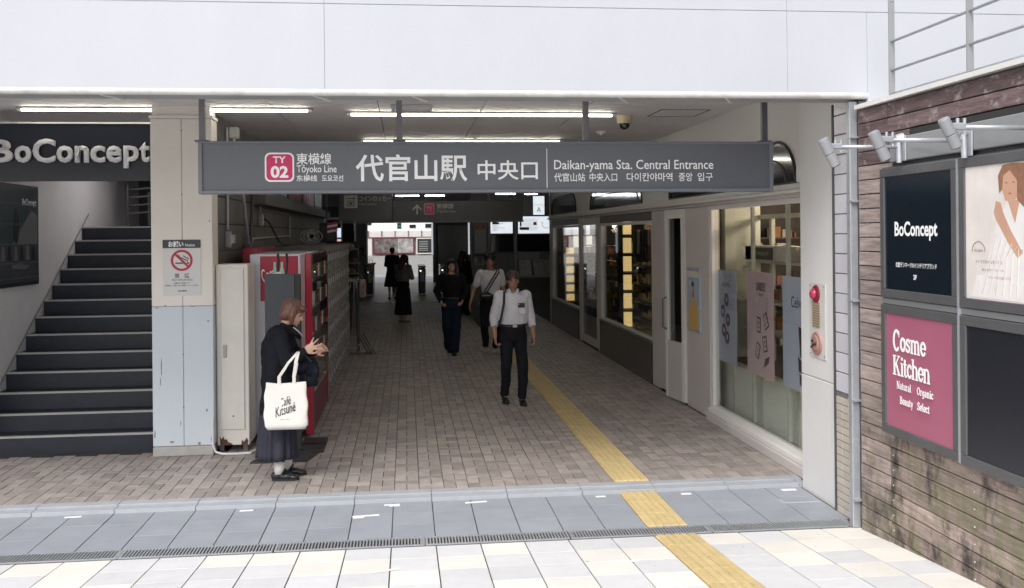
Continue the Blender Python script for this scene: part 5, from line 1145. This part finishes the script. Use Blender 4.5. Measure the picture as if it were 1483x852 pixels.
# photo poster: seated woman in pale dress (flat print)
f3 = FR('-X', XS)
def pr(pts, m, d): f3.poly(pts, .0005+d, .0012+d).build('print', m, SB)
DRS = mat('print_dress', (.82, .79, .77), .5, var=.05, scale=8); FLS = mat('print_flesh', (.62, .36, .25), .5, var=.06); HRS = mat('print_hair', (.30, .15, .09), .5, var=.2, scale=30); FOLD = mat('print_fold', (.68, .60, .55), .5)
pr([(4.95, 1.69), (4.85, 1.95), (4.80, 2.07), (4.70, 2.20), (4.60, 2.22), (4.50, 2.2), (4.4, 2.1), (4.4, 1.69)], DRS, .0)
pr([(5.03, 1.68), (4.98, 1.80), (4.8, 1.82), (4.55, 1.74), (4.45, 1.675)], DRS, .0003)
pr([(4.82, 2.14), (4.80, 2.10), (4.70, 1.98), (4.62, 1.90), (4.58, 1.93), (4.68, 2.05), (4.74, 2.14), (4.76, 2.19), (4.80, 2.20)], FLS, .0006)
pr([(4.70, 2.20), (4.64, 2.08), (4.60, 2.20)], FLS, .0006); pr([(4.56, 2.16), (4.48, 2.1), (4.45, 1.92), (4.52, 1.9), (4.57, 2.0)], FLS, .0006)
pr([(4.745+.0, 2.26), (4.74, 2.34), (4.68, 2.375), (4.60, 2.36), (4.60, 2.22), (4.66, 2.19), (4.72, 2.20)], FLS, .0009)
pr([(4.77, 2.24), (4.78, 2.33), (4.74, 2.385), (4.66, 2.39), (4.56, 2.385), (4.55, 2.15), (4.62, 2.2), (4.62, 2.3), (4.68, 2.355), (4.735, 2.33), (4.745, 2.26)], HRS, .0012)
for q in range(7): MB().tube([f3.P(4.93-.06*q, 1.70, .0016), f3.P(4.86-.05*q, 1.85+.02*q, .0016), f3.P(4.80-.045*q, 2.02-.015*q, .0016)], .003, 5).build('print', FOLD, SB)
for q in ((4.708, 2.29), (4.65, 2.29)): pr([(q[0]+.012, q[1]), (q[0], q[1]+.006), (q[0]-.012, q[1]), (q[0], q[1]-.003)], HRS, .0015)
pr([(4.695, 2.235), (4.68, 2.24), (4.665, 2.235), (4.68, 2.228)], mat('print_lip', (.5, .12, .1), .5), .0015)
MB().tube([f3.P(5.02-.06*(1-math.cos(a*PI/10)), 1.93+.055*math.sin(a*PI/10), .002) for a in range(11)], .0016, 5).build('print', HRS, SB)
text('be gate', f3, 5.0, 4.92, 1.925, 1.945, .002, HRS, SB, shear=.4)
text('ライフスタイルをつくる', f3, 4.99, 4.75, 1.865, 1.885, .002, HRS, SB); text('新しい街のライフスタイル', f3, 4.93, 4.74, 1.825, 1.84, .002, HRS, SB); text('デイリーを届ける街のコーデ', f3, 4.87, 4.68, 1.785, 1.80, .002, HRS, SB)
# spotlights on arms
def spot(y, xarm, z, label, k_=1., xb=XS):
    t = thing('arm_spotlight', label, 'spotlight', (xb, y, z), 'arm mounted spotlights over the cabinet')
    MB().tube([(xb-.02, y, z), (xarm+.09, y, z)], .0125, 10).build('arm', GALV, t, smooth=True)
    MB().tube([(xb-.05, y, z+.055), (xb-.005, y, z+.055)], [.02, .035], 12).tube([(xb-.03, y, z+.07), (xb-.03, y-.01, z-.10)], .016, 8).build('bracket', GALV, t)
    B(xb-.010, xb-.001, y-.05, y+.05, z-.09, z+.07).build('wall_plate', GALV, t, bev=.003)
    MB().box(xarm+.02, xarm+.10, y-.012, y+.012, z-.012, z+.022).build('knuckle', GALV, t, bev=.004)
    for dx in (.06, .095): MB().tube([(xarm+dx, y, z+.02), (xarm+dx, y, z+.045)], .008, 8).build('wing_bolt', GALV, t); 
    MB().tube([(xarm+.095, y, z-.02), (xarm+.095, y, z-.035)], .008, 8).build('wing_bolt', GALV, t)
    tp = Vector((xarm-.030*k_, y-.02, z+.045*k_)); bt = Vector((xarm+.055*k_, y-.02, z-.125*k_)); d = (bt-tp)
    LH = mat('spot_housing', (.33, .34, .36), .45, metal=.2, var=.05)
    b_ = MB().tube([tp, tp+d*.52], .034*k_, 24).build('head', LH, t, bev=.003)
    MB().tube([tp+d*.53, tp+d*.96], .0325*k_, 24).build('front_barrel', LH, t, bev=.003)
    MB().tube([tp-d*.02, tp-d*.001], .028*k_, 24).build('cap', LH, t); MB().tube([tp+d*.961, tp+d*.975], .026*k_, 24).build('lens', ARCH, t)
spot(5.76, 2.60, 2.572, 'farthest of the three cylindrical spotlights, left of the cabinet')
spot(5.05, 2.565, 2.545, 'middle of the three cylindrical spotlights over the navy poster', .92)
spot(4.42, 2.60, 2.545, 'nearest of the three cylindrical spotlights, at the right edge', .84)
# railing
RL = thing('roof_railing', 'grey flat post railing with round rails on top of the wooden wall', 'railing', (3.2, 5.3, 2.92))
for y in (6.05, 5.163, 4.27, 3.38):
    B(3.165, 3.205, y-.005, y+.005, 2.926, 3.78).build('post', mat('rail_post_grey', (.33, .33, .34), .4, metal=.3), RL); B(3.15, 3.22, y-.04, y+.04, 2.926, 2.934).build('foot', GALV, RL)
    for z in (3.66, 3.56): MB().ball((3.185, y-.006, z), .009).build('bolt', GALV, RL)
for z in (3.29, 3.10, 2.945): 
    MB().tube([(3.185, 2.5, z), (3.185, 6.05 if z < 3.4 else 5.9, z)], .009, 10).build('rail', GALV, RL, smooth=True)

# =================================================================== PEOPLE
def remesh(mb, voxel, smooth=4, wr=0., wf=9., noff=0., strands=0.):
    me = mb.mesh('tmp', DARK); o = bpy.data.objects.new('tmp', me); COL.objects.link(o)
    m = o.modifiers.new('r', 'REMESH'); m.mode = 'VOXEL'; m.voxel_size = voxel
    m2 = o.modifiers.new('s', 'SMOOTH'); m2.factor = .5; m2.iterations = smooth
    bpy.context.view_layer.update()
    out = bpy.data.meshes.new_from_object(o.evaluated_get(bpy.context.evaluated_depsgraph_get()))
    bpy.data.objects.remove(o); bpy.data.meshes.remove(me)
    if wr or strands:
        out.update(); nn = [v.normal.copy() for v in out.vertices]
        for v, n in zip(out.vertices, nn):
            c = v.co
            if wr: v.co += n*(noise.noise(Vector((c.x*wf+noff, c.y*wf, c.z*wf*.55)))*wr + noise.noise(Vector((c.x*wf*2.3+noff, c.y*wf*2.3, c.z*wf*1.6)))*wr*.5)
            if strands: v.co += n*strands*math.sin(math.atan2(c.x, c.y)*34+noise.noise(c*14)*5)
    return out
def shape(name, mb, m, parent, voxel=.012, smooth=4, wr=0., wf=9., noff=0., strands=0., label=None):
    """organic piece modelled in the figure's own coordinates"""
    me = remesh(mb, voxel, smooth, wr, wf, noff, strands); me.name = name
    me.materials.clear(); me.materials.append(m); me.polygons.foreach_set('use_smooth', [True]*len(me.polygons)); me.update()
    o = bpy.data.objects.new(name, me); COL.objects.link(o); o.parent = parent
    if label: o['label'] = label
    return o
def local(name, mb, m, parent, smooth=False, bev=0.):
    me = mb.mesh(name, m, Vector((0, 0, 0)), bev, smooth); o = bpy.data.objects.new(name, me); COL.objects.link(o); o.parent = parent; return o
def hand(mb, wr_, d, n, side, curl=.5, s=1., spread=.1):
    d = d.normalized(); n = (n - d*n.dot(d)).normalized(); t = d.cross(n)*side
    M = Matrix((t, d, n)).transposed().to_4x4()
    mb.ball(wr_+d*.045*s, (.040*s, .052*s, .015*s), M=M)
    for i, (off, L) in enumerate(((.028, .072), (.010, .080), (-.009, .074), (-.026, .058))):
        b = wr_+d*.080*s+t*off*s; dd = (d + t*spread*(1.2-i*.8)).normalized(); cu = curl*(1+.15*i)
        p1 = b + (dd*math.cos(cu*.6)+n*math.sin(cu*.6))*L*.5*s; p2 = p1 + (dd*math.cos(cu*1.5)+n*math.sin(cu*1.5))*L*.5*s
        mb.limb([b-d*.015*s, b, p1, p2], [.0095*s, .0095*s, .0088*s, .0075*s], 8)
    b = wr_+d*.025*s+t*.030*s; p1 = b+(d*.65+t*.6+n*.25).normalized()*.035*s; p2 = p1+(d*.85+t*.25+n*.3).normalized()*.03*s
    mb.limb([b, p1, p2], [.012*s, .0105*s, .009*s], 8)
def V(*a): return Vector(a)
def person(label, H, loc, rz, J, hair='short', hm=HAIRK, skin=SKIN, top=None, bottom=None, shoes=LEATH, vox=.009, build=1., face=True, sleeve='long', group=None, head_pitch=0., head_yaw=0., socks=None):
    """J overrides joints (metres for a 1.70 m person, facing -Y, own left = +X)"""
    s = H/1.70
    t = thing('person', label, 'person', loc, group); t.rotation_euler.z = rz
    j = dict(pel=V(0, 0, .93), wai=V(0, 0, 1.06), che=V(0, 0, 1.27), sho=V(0, 0, 1.40), nec=V(0, .01, 1.46), hea=V(0, -.012, 1.595),
             hipL=V(.09, 0, .90), hipR=V(-.09, 0, .90), kneL=V(.10, -.01, .49), kneR=V(-.10, -.01, .49), ankL=V(.10, .02, .085), ankR=V(-.10, .02, .085),
             shL=V(.17, .01, 1.385), shR=V(-.17, .01, 1.385), elL=V(.225, .03, 1.10), elR=V(-.225, .03, 1.10), wrL=V(.235, -.04, .86), wrR=V(-.235, -.04, .86),
             toL=V(0, -1, 0), toR=V(0, -1, 0), hdL=None, hdR=None, hnL=V(-1, 0, 0), hnR=V(1, 0, 0), cuL=.5, cuR=.5, spL=.1, spR=.1)
    j.update(J)
    for k in list(j):
        if isinstance(j[k], Vector) and k[:3] not in ('toL', 'toR', 'hdL', 'hdR', 'hnL', 'hnR'): j[k] = j[k]*s
    bu = build
    def rows(e=0., zlo=None):
        pel, wai, che, sho, nec = j['pel'], j['wai'], j['che'], j['sho'], j['nec']
        R_ = [(pel+V(0, 0, -.10*s), .135, .105), (pel, .155, .115), (wai, .135*bu, .10*bu), (che, .158*bu, .115*bu), (sho, .155*bu, .09), (sho.lerp(nec, .6), .09, .07), (nec, .062, .062)]
        return [(c.x, c.y, c.z, rx*s+e, ry*s+e) for c, rx, ry in R_ if zlo is None or c.z >= zlo]
    b = MB(); b.ell(rows())
    for S_ in 'LR':
        b.limb([j['hip'+S_], j['kne'+S_], j['ank'+S_]], [.078*s, .052*s, .036*s]); b.ball(j['kne'+S_].lerp(j['ank'+S_], .3)+V(0, .012, 0), (.048*s, .05*s, .09*s))
        to = j['to'+S_].normalized(); a = j['ank'+S_]
        b.limb([a+V(0, 0, -.045*s)-to*.03*s, a+V(0, 0, -.05*s)+to*.08*s, a+V(0, 0, -.06*s)+to*.14*s], [.034*s, .032*s, .022*s])
        b.limb([j['sh'+S_], j['el'+S_], j['wr'+S_]], [.055*s*bu, .041*s*bu, .027*s])
        d = j['hd'+S_] or (j['wr'+S_]-j['el'+S_]); hand(b, j['wr'+S_], d, j['hn'+S_], 1 if S_ == 'L' else -1, j['cu'+S_], s*1.05, j['sp'+S_])
    hc = j['hea']; MH = Matrix.Rotation(head_yaw, 4, 'Z') @ Matrix.Rotation(head_pitch, 4, 'X')
    def hp(x, y, z): return hc + (MH @ V(x, y, z))*s
    b.limb([j['nec']+V(0, 0, -.03*s), hp(0, .02, -.06)], [.056*s, .050*s])
    b.ball(hc+(MH @ V(0, .012, .022))*s, (.076*s, .096*s, .088*s), M=MH); b.ball(hp(0, -.022, -.045), (.056*s, .066*s, .066*s), M=MH)
    b.limb([hp(0, -.084, .008), hp(0, -.102, -.028)], [.008*s, .013*s], 8)
    b.ball(hp(0, -.083, -.066), (.024*s, .012*s, .012*s), M=MH); b.ball(hp(0, -.074, -.094), (.02*s, .014*s, .014*s), M=MH)
    for x in (-1, 1): b.ball(hp(.077*x, .012, -.015), (.010*s, .02*s, .031*s), M=MH)
    shape('body', b, skin, t, vox, 3)
    if face:
        for x in (-1, 1):
            local('eye', MB().ball(hp(.031*x, -.079, .006), (.013*s, .008*s, .007*s), M=MH), mat('eye_dark', (.05, .04, .04), .2), t, True)
            local('eyebrow', MB().tube([hp(.048*x, -.072, .030), hp(.031*x, -.082, .034), hp(.014*x, -.084, .029)], .0035*s, 6), hm, t)
        local('mouth', MB().ball(hp(0, -.092, -.064), (.021*s, .006*s, .006*s), M=MH), mat('lip', (.35, .12, .10), .4), t, True)
    # hair
    h = MB()
    h.ball(hp(0, .022, .038), (.089*s, .103*s, .090*s), M=MH)
    if hair == 'short': h.ball(hp(0, .055, -.01), (.078*s, .062*s, .075*s), M=MH)
    if hair == 'curly':
        r9 = random.Random(4)
        for q in range(40):
            a = r9.uniform(0, 2*PI); e = r9.uniform(.1, 1.4); h.ball(hp(.085*math.cos(a)*math.cos(e), .03+.09*math.sin(a)*math.cos(e), .045+.09*math.sin(e)), .026*s)
        h.ball(hp(0, .06, -.01), (.085*s, .062*s, .08*s), M=MH)
    if hair == 'bob':
        h.ball(hp(0, .045, -.015), (.090*s, .075*s, .095*s), M=MH)
        for x in (-1, 1): h.limb([hp(.075*x, 0, .05), hp(.088*x, -.012, -.02), hp(.078*x, -.03, -.085)], [.03*s, .03*s, .018*s])
        h.limb([hp(-.04, -.075, .075), hp(.0, -.088, .062), hp(.05, -.072, .075)], [.02*s, .02*s, .02*s])
    if hair == 'long':
        h.ball(hp(0, .05, -.03), (.088*s, .07*s, .11*s), M=MH)
        for x in (-1, 1): h.limb([hp(.07*x, 0, .06), hp(.09*x, -.01, -.03), hp(.10*x, -.03, -.14), hp(.095*x, -.045, -.26)], [.03*s, .032*s, .032*s, .018*s])
        h.limb([hp(0, .07, 0), hp(0, .10, -.12), hp(0, .11, -.27)], [.08*s, .085*s, .04*s])
        h.limb([hp(-.05, -.066, .085), hp(.0, -.075, .09), hp(.05, -.066, .085)], [.02*s, .02*s, .02*s])
    shape('hair', h, hm, t, .009, 3, strands=.0022, wr=.004, wf=30)
    # garments
    if top:
        m_, kind = top; g_ = MB()
        g_.ell([(j['wai'].x, j['wai'].y, j['wai'].z-.06*s, .150*s, .115*s)] + rows(.022, j['wai'].z-.001)[:-1]) if kind != 'coat' else None
        if kind == 'coat': pass
        for S_ in 'LR':
            e_, w_ = j['el'+S_], j['wr'+S_]
            if sleeve == 'short': g_.limb([j['sh'+S_], j['sh'+S_].lerp(e_, .62)], [.070*s*bu, .066*s])
            elif sleeve == 'rolled': g_.limb([j['sh'+S_], e_, e_.lerp(w_, .32)], [.069*s*bu, .058*s, .049*s]); g_.tube([e_.lerp(w_, .22), e_.lerp(w_, .40)], .052*s, 16)
            else: g_.limb([j['sh'+S_], e_, e_.lerp(w_, .93)], [.070*s*bu, .059*s, .045*s])
        if kind == 'coat':
            r_ = rows(.03); g_.ell(r_)
            p = j['pel']; g_.ell([(p.x, p.y, p.z-.32*s, .225*s, .175*s), (p.x, p.y, p.z-.1*s, .195*s, .155*s), (p.x, p.y+.0, p.z+.1*s, .178*s, .15*s), (j['che'].x, j['che'].y, j['che'].z, .20*s, .155*s), (j['sho'].x, j['sho'].y, j['sho'].z, .16*s, .11*s)])
        shape('coat' if kind == 'coat' else 'shirt', g_, m_, t, .011, 4, wr=.013, wf=11, noff=H*3)
        if kind == 'collar':
            c = j['nec']
            for x in (-1, 1): local('collar', MB().add([c+V(.012*x, -.075, -.045), c+V(.06*x, -.082, -.062), c+V(.075*x, -.01, .012), c+V(.045*x, -.055, .028), c+V(.012*x, -.080, -.047), c+V(.062*x, -.088, -.066), c+V(.080*x, -.01, .008), c+V(.05*x, -.062, .03)], [(0,1,2,3),(7,6,5,4),(0,4,5,1),(1,5,6,2),(2,6,7,3),(3,7,4,0)]), m_, t)
    if bottom:
        m_, kind = bottom[:2]; g_ = MB()
        if kind in ('trousers', 'wide'):
            wk, wa = (.072, .058) if kind == 'trousers' else (.095, .10)
            p = j['pel']; g_.ell([(p.x, p.y, p.z-.11*s, .15*s, .115*s), (p.x, p.y, p.z, .172*s, .132*s), (p.x, p.y, p.z+.10*s, .158*s, .122*s)])
            for S_ in 'LR': g_.limb([j['hip'+S_]+V(0, 0, -.03*s), j['kne'+S_], j['ank'+S_]+V(0, 0, .03*s)], [.096*s, wk*s, wa*s])
            shape('trousers', g_, m_, t, .011, 3, wr=.012, wf=10, noff=H)
            local('belt', MB().ell([(p.x, p.y, p.z+.075*s, .176*s, .139*s), (p.x, p.y, p.z+.105*s, .172*s, .135*s)]), BLK, t)
        else:
            hem = bottom[2]*s; wid = bottom[3]*s; N = 96; rings = []; p = j['pel']
            zs = [p.z+.13*s+(hem-p.z-.13*s)*q/16 for q in range(17)]
            for q, z in enumerate(zs):
                f_ = q/16; rx = .145*s+(wid-.145*s)*f_**.75; ry = .115*s+(wid*.8-.115*s)*f_**.75
                rings.append([V(p.x+(rx+.016*f_*math.sin(k/N*2*PI*15+2*math.sin(k*.3)))*math.cos(2*PI*k/N), p.y+.02*f_+(ry+.016*f_*math.sin(k/N*2*PI*15+2*math.sin(k*.3)))*math.sin(2*PI*k/N), z+.006*f_*math.sin(k/N*2*PI*15)) for k in range(N)])
            local('skirt', MB().loft(rings), m_, t, True)
    # shoes
    for S_ in 'LR':
        a = j['ank'+S_]; to = j['to'+S_].normalized(); M = Matrix.Rotation(math.atan2(to.x, -to.y), 4, 'Z'); g_ = MB(); base = V(a.x, a.y, a.z-.085*s)
        def q_(x, y, z): return base + (M @ V(x, y, z))*s
        g_.ball(q_(0, .02, .045), (.041*s, .058*s, .045*s), M=M); g_.ball(q_(0, -.06, .036), (.042*s, .075*s, .036*s), M=M); g_.ball(q_(0, -.13, .028), (.040*s, .05*s, .026*s), M=M)
        sh_ = shape('shoe', g_, shoes, t, .007, 3)
        rg_ = [[q_(.045*math.cos(2*PI*k/24)*(1.06 if math.sin(2*PI*k/24) < 0 else .9), -.055-(-.125)*math.sin(2*PI*k/24), z) for k in range(24)] for z in (.001, .018)]
        local('sole', MB().loft(rg_), mat('sole_black', (.02, .02, .02), .6) if shoes is LEATH else mat('sole_white', (.4, .4, .38), .6), sh_)
        if socks: local('sock', MB().tube([a+V(0, 0, -.02*s), a+V(0, .0, .10*s)], [.046*s, .046*s], 18), socks, t, True)
    return t, j, s, hp

# --- woman with tote bag, standing in profile facing right
W_, jw, sw, hpw = person('woman in a black coat and long skirt standing in profile with bowed head', 1.56, (-1.06, 8.36, 0), PI/2,
    dict(pel=V(0, .03, .92), wai=V(0, .035, 1.06), che=V(0, .03, 1.25), sho=V(0, .0, 1.365), nec=V(0, -.035, 1.42), hea=V(0, -.105, 1.525), shL=V(.15, -.01, 1.345), shR=V(-.15, -.01, 1.345),
         elR=V(-.235, -.08, 1.09), wrR=V(-.235, -.235, 1.19), hdR=V(.0, -.80, .55), hnR=V(.75, .2, -.3), cuR=.12, spR=.55, elL=V(.20, -.10, 1.10), wrL=V(.10, -.28, 1.15), hdL=V(-.2, -.8, .3), cuL=.5,
         ankL=V(.09, -.03, .085), ankR=V(-.09, .02, .085), hipL=V(.09, .03, .9), hipR=V(-.09, .03, .9)),
    hair='bob', hm=HAIRB, top=(BLKC, 'coat'), bottom=(SKIRT, 'skirt', .20, .225), vox=.0062, head_pitch=-.0+.42, socks=SOCK)
# coat collar and button placket
local('collar', MB().limb([jw['nec']+V(-.07, .02, .0), jw['nec']+V(-.075, -.05, -.03), jw['nec']+V(-.045, -.12, -.11)], [.022, .022, .016]), BLKC, W_, True)
local('necklace', MB().tube([jw['nec']+V(-.083, -.075, -.02), jw['nec']+V(-.07, -.12, -.06), jw['nec']+V(-.05, -.15, -.10)], .005, 6), GALV, W_)
for q, S_ in enumerate('LR'):
    a = jw['ank'+S_]; local('shoe_strap', MB().tube([a+V(-.047, -.03, -.02), a+V(0, -.045, .015), a+V(.047, -.03, -.02)], .010, 8), LEATH, W_)
# tote bag hanging from the near forearm
TB = thing('tote_bag', 'cream canvas tote bag with black script lettering hanging from her forearm', 'bag', (-.99, 8.07, .48))
yb = 8.07
def bagring(z, f_):
    out = []; N = 40; hw = .172+.010*math.sin(f_*3.1)-.012*f_; th = .035*(1-f_)+.012
    for k in range(N):
        a = 2*PI*k/N; cx = abs(math.cos(a))**.35*math.copysign(1, math.cos(a)); sy_ = abs(math.sin(a))**.6*math.copysign(1, math.sin(a))
        out.append(V(-.993+hw*cx+.004*math.sin(z*40), yb+th*sy_+.004*math.sin(cx*7+z*14), z))
    return out
rings = [[p+V(0, 0, 0) for p in bagring(.475+.37*q/14, q/14)] for q in range(15)]
c0 = Vector((-.993, yb, 0))
rings[0] = [V(-.993+(p.x+.993)*.88, yb+(p.y-yb)*.5, .470) for p in rings[0]]
for p in rings[-1]: p.z += -.012*math.cos((p.x+.993)*18)
tb_ = MB().loft(rings).build('bag_body', TOTE, TB, smooth=True)
EL = Vector((W_.location.x, W_.location.y, 0)) + Matrix.Rotation(PI/2, 3, 'Z') @ jw['elR']
top_p = EL + V(.10, -.055, .085)
for x0 in (-1.045, -.925):
    for yy in (-.012, .014):
        pts = [V(x0, yb+yy, .835), V(x0+.0, yb+yy-.01, .90), (V(x0, yb+yy, .95)+top_p)/2+V(0, -.05 if yy < 0 else .05, 0), top_p+V(0, yy*4, .02)]
        mb = MB()
        for p, q in zip(pts[:-1], pts[1:]):
            mb.add([p+V(-.014, 0, 0), p+V(.014, 0, 0), q+V(.012, 0, 0), q+V(-.012, 0, 0), p+V(-.014, .004, 0), p+V(.014, .004, 0), q+V(.012, .004, 0), q+V(-.012, .004, 0)], [(0,1,2,3),(7,6,5,4),(0,4,5,1),(1,5,6,2),(2,6,7,3),(3,7,4,0)])
        mb.build('strap', TOTE, TB)
fb = FR('-Y', yb-.047)
def wrap(o):
    org = worldloc(TB)
    for v in o.data.vertices:
        w0 = v.co+org; u_ = (w0.z-.475)/.37; th = .035*(1-u_)+.012; cx = max(-.95, min(.95, (w0.x+.993)/.17)); v.co.y = yb - th*(1-abs(cx)**3*.4) - .0045 + .004*math.sin(cx*7+w0.z*14) - org.y
for body, a0, a1, z0, z1, bo in (('Café', -1.045, -.945, .67, .735, .0), ('Kitsuné', -1.085, -.905, .60, .675, .005)):
    o = text(body, fb, a0, a1, z0, z1, 0, BLK, TB, bold=bo, shear=.55, rot=.30); wrap(o)
o = text('PARIS · TOKYO', fb, -1.03, -.96, .553, .560, 0, BLK, TB); wrap(o)
# dark padded bag in the crook of her arm
PBg = thing('padded_bag', 'dark navy padded bag held in the crook of the woman\'s arm', 'bag', (-.86, 8.3, .9))
mb = MB().ball((-.90, 8.27, .965), (.13, .09, .075)).ball((-.82, 8.28, .93), (.085, .08, .10)).ball((-.83, 8.28, .85), (.07, .07, .07))
me = remesh(mb, .009, 3, wr=.03, wf=16)
for v in me.vertices: v.co -= Vector((-.86, 8.3, .9))
me.materials.clear(); me.materials.append(mat('navy_nylon_cloth', (.012, .014, .022), .6, var=.2)); me.polygons.foreach_set('use_smooth', [True]*len(me.polygons))
o = bpy.data.objects.new('bag_body', me); COL.objects.link(o); o.parent = PBg
MB().tube([(-.95, 8.22, 1.02), (-.88, 8.20, 1.08), (-.80, 8.22, 1.0)], .009, 8).build('handle', BLK, PBg)

# --- man in white shirt walking towards the camera
Mn, jm, sm, hpm = person('man in a white shirt with rolled sleeves walking forward with a dark shoulder strap', 1.59, (1.27, 11.6, 0), .06,
    dict(kneR=V(-.10, -.05, .50), ankR=V(-.10, .10, .10), kneL=V(.11, -.06, .49), ankL=V(.10, -.06, .085), wrL=V(.27, .02, .86), elL=V(.25, .06, 1.10), wrR=V(-.245, -.06, .87), elR=V(-.25, .05, 1.10), hdR=V(.1, -.1, -1), cuR=1.1, cuL=.8),
    hair='short', hm=HAIRG, skin=SKIN2, top=(SHIRT, 'collar'), bottom=(TROUS, 'trousers'), sleeve='rolled', build=1.14, head_pitch=.15)
local('pocket', MB().box(.045, .125, -.156, -.148, 1.10, 1.20), SHIRT, Mn)
ph = thing('mobile_phone', 'small black phone tucked in the man\'s shirt pocket', 'phone', (1.36, 11.43, 1.28)); MB().box(1.315, 1.395, 11.435, 11.443, 1.17, 1.225).build('case', BLK, ph, bev=.003); MB().box(1.32, 1.33, 11.4305, 11.4345, 1.205, 1.218).build('lens', GALV, ph)
for z in (1.03, 1.12, 1.21): local('button', MB().ball((0, -.150, z), .006), TRIM, Mn)
local('shoulder_strap', MB().tube([p*.935 for p in (V(-.10, .14, 1.30), V(-.115, .06, 1.455), V(-.12, -.06, 1.44), V(-.145, -.155, 1.30), V(-.18, -.15, 1.12), V(-.20, -.08, 1.02))], .014, 8), BLK, Mn)
local('belt_buckle', MB().box(-.025, .025, -.140, -.132, .935, .965), GALV, Mn)
# --- man behind him in a white T-shirt
M2, j2, s2, hp2 = person('curly haired person in a white T-shirt behind the shirted man', 1.69, (1.42, 16.5, 0), -.15,
    dict(kneR=V(-.10, -.08, .50), ankR=V(-.09, .05, .12), kneL=V(.11, -.02, .49), ankL=V(.08, .14, .10), wrR=V(-.34, -.08, .88), elR=V(-.29, .03, 1.10)),
    hair='curly', hm=HAIRK, skin=SKIN2, top=(SHIRT, 'tee'), bottom=(TROUS, 'trousers'), shoes=mat('grey_trainer', (.35, .35, .33), .7), sleeve='short', vox=.011)
for dx in (0, .05): local('crossbody_strap', MB().tube([V(.12+dx*.4, .06, 1.46), V(.11+dx, -.12, 1.40), V(.0+dx, -.16, 1.22), V(-.12+dx, -.15, 1.03)], .011, 8), BLK, M2)
wb = thing('waist_bag', 'small black bag on the hip of the person in the white T-shirt', 'bag', (1.33, 16.33, 1.0)); me = remesh(MB().ball((0, 0, 0), (.11, .05, .075)), .01, 3, wr=.01); me.materials.clear(); me.materials.append(LEATH); o = bpy.data.objects.new('bag_body', me); COL.objects.link(o); o.parent = wb; MB().box(1.26, 1.40, 16.27, 16.28, 1.01, 1.016).build('zip', GALV, wb)
# --- girl in dark top and navy trousers
G1, jg, sg, hpg = person('long haired girl in a dark top and wide navy trousers walking forward', 1.62, (.76, 16.5, 0), .0,
    dict(elL=V(.27, .07, 1.14), wrL=V(.19, -.10, .98), elR=V(-.27, .07, 1.14), wrR=V(-.20, -.10, .97), kneL=V(.06, -.04, .49), ankL=V(.03, -.02, .085), kneR=V(-.08, .0, .49), ankR=V(-.04, .15, .12), cuL=.9, cuR=.9),
    hair='long', hm=HAIRK, top=(BLKC, 'tee'), bottom=(DENIM, 'wide'), vox=.011)
# --- dark haired person right behind her
G2 = person('dark figure with long black hair standing behind the girl in navy trousers', 1.62, (1.42, 24.5, 0), 2.6, {}, hair='long', top=(BLKC, 'tee'), bottom=(BLKC, 'wide'), vox=.013, face=False)
# --- woman looking at her phone in a grey top and long black skirt
G3 = person('woman in a grey top and long black skirt seen from behind', 1.60, (-.08, 22.6, 0), PI-.5,
    dict(elL=V(.21, -.06, 1.12), wrL=V(.06, -.24, 1.22), elR=V(-.21, -.06, 1.12), wrR=V(-.06, -.24, 1.2), hea=V(0, -.05, 1.575), ankL=V(.07, .02, .085), ankR=V(-.07, .02, .085)),
    hair='long', hm=HAIRG, top=(GREYTOP, 'tee'), bottom=(TROUS, 'skirt', .22, .21), vox=.012, face=False, head_pitch=.3, shoes=mat('taupe_shoe', (.14, .12, .10), .7))
# --- black coat woman near gates, and person with shopping bag
G4 = person('woman in a long black coat facing the ticket gates', 1.64, (-.46, 31.2, 0), PI+.1, dict(elL=V(.21, -.04, 1.12), wrL=V(.12, -.2, 1.1)), hair='short', top=(BLKC, 'coat'), bottom=(BLKC, 'skirt', .42, .27), vox=.014, face=False)
G5 = person('person in dark clothes at the left ticket gate', 1.62, (-1.48, 32.2, 0), PI*.6, dict(elR=V(-.22, -.12, 1.12), wrR=V(-.2, -.33, 1.16)), hair='long', top=(UM[1], 'coat'), bottom=(BLKC, 'trousers'), vox=.014, face=False)
bg2 = thing('shopping_bag', 'light brown shopping bag carried by the person at the left gate', 'bag', (-1.2, 32.0, .95)); MB().box(-1.28, -1.05, 31.85, 31.97, .85, 1.12, M=None).build('bag_body', mat('kraft_brown', (.30, .25, .19), .8), bg2, bev=.01)
for yy in (31.87, 31.95): MB().tube([(-1.23, yy, 1.12), (-1.2, yy, 1.28), (-1.13, yy, 1.28), (-1.10, yy, 1.12)], .007, 6).build('handle', BLK, bg2)
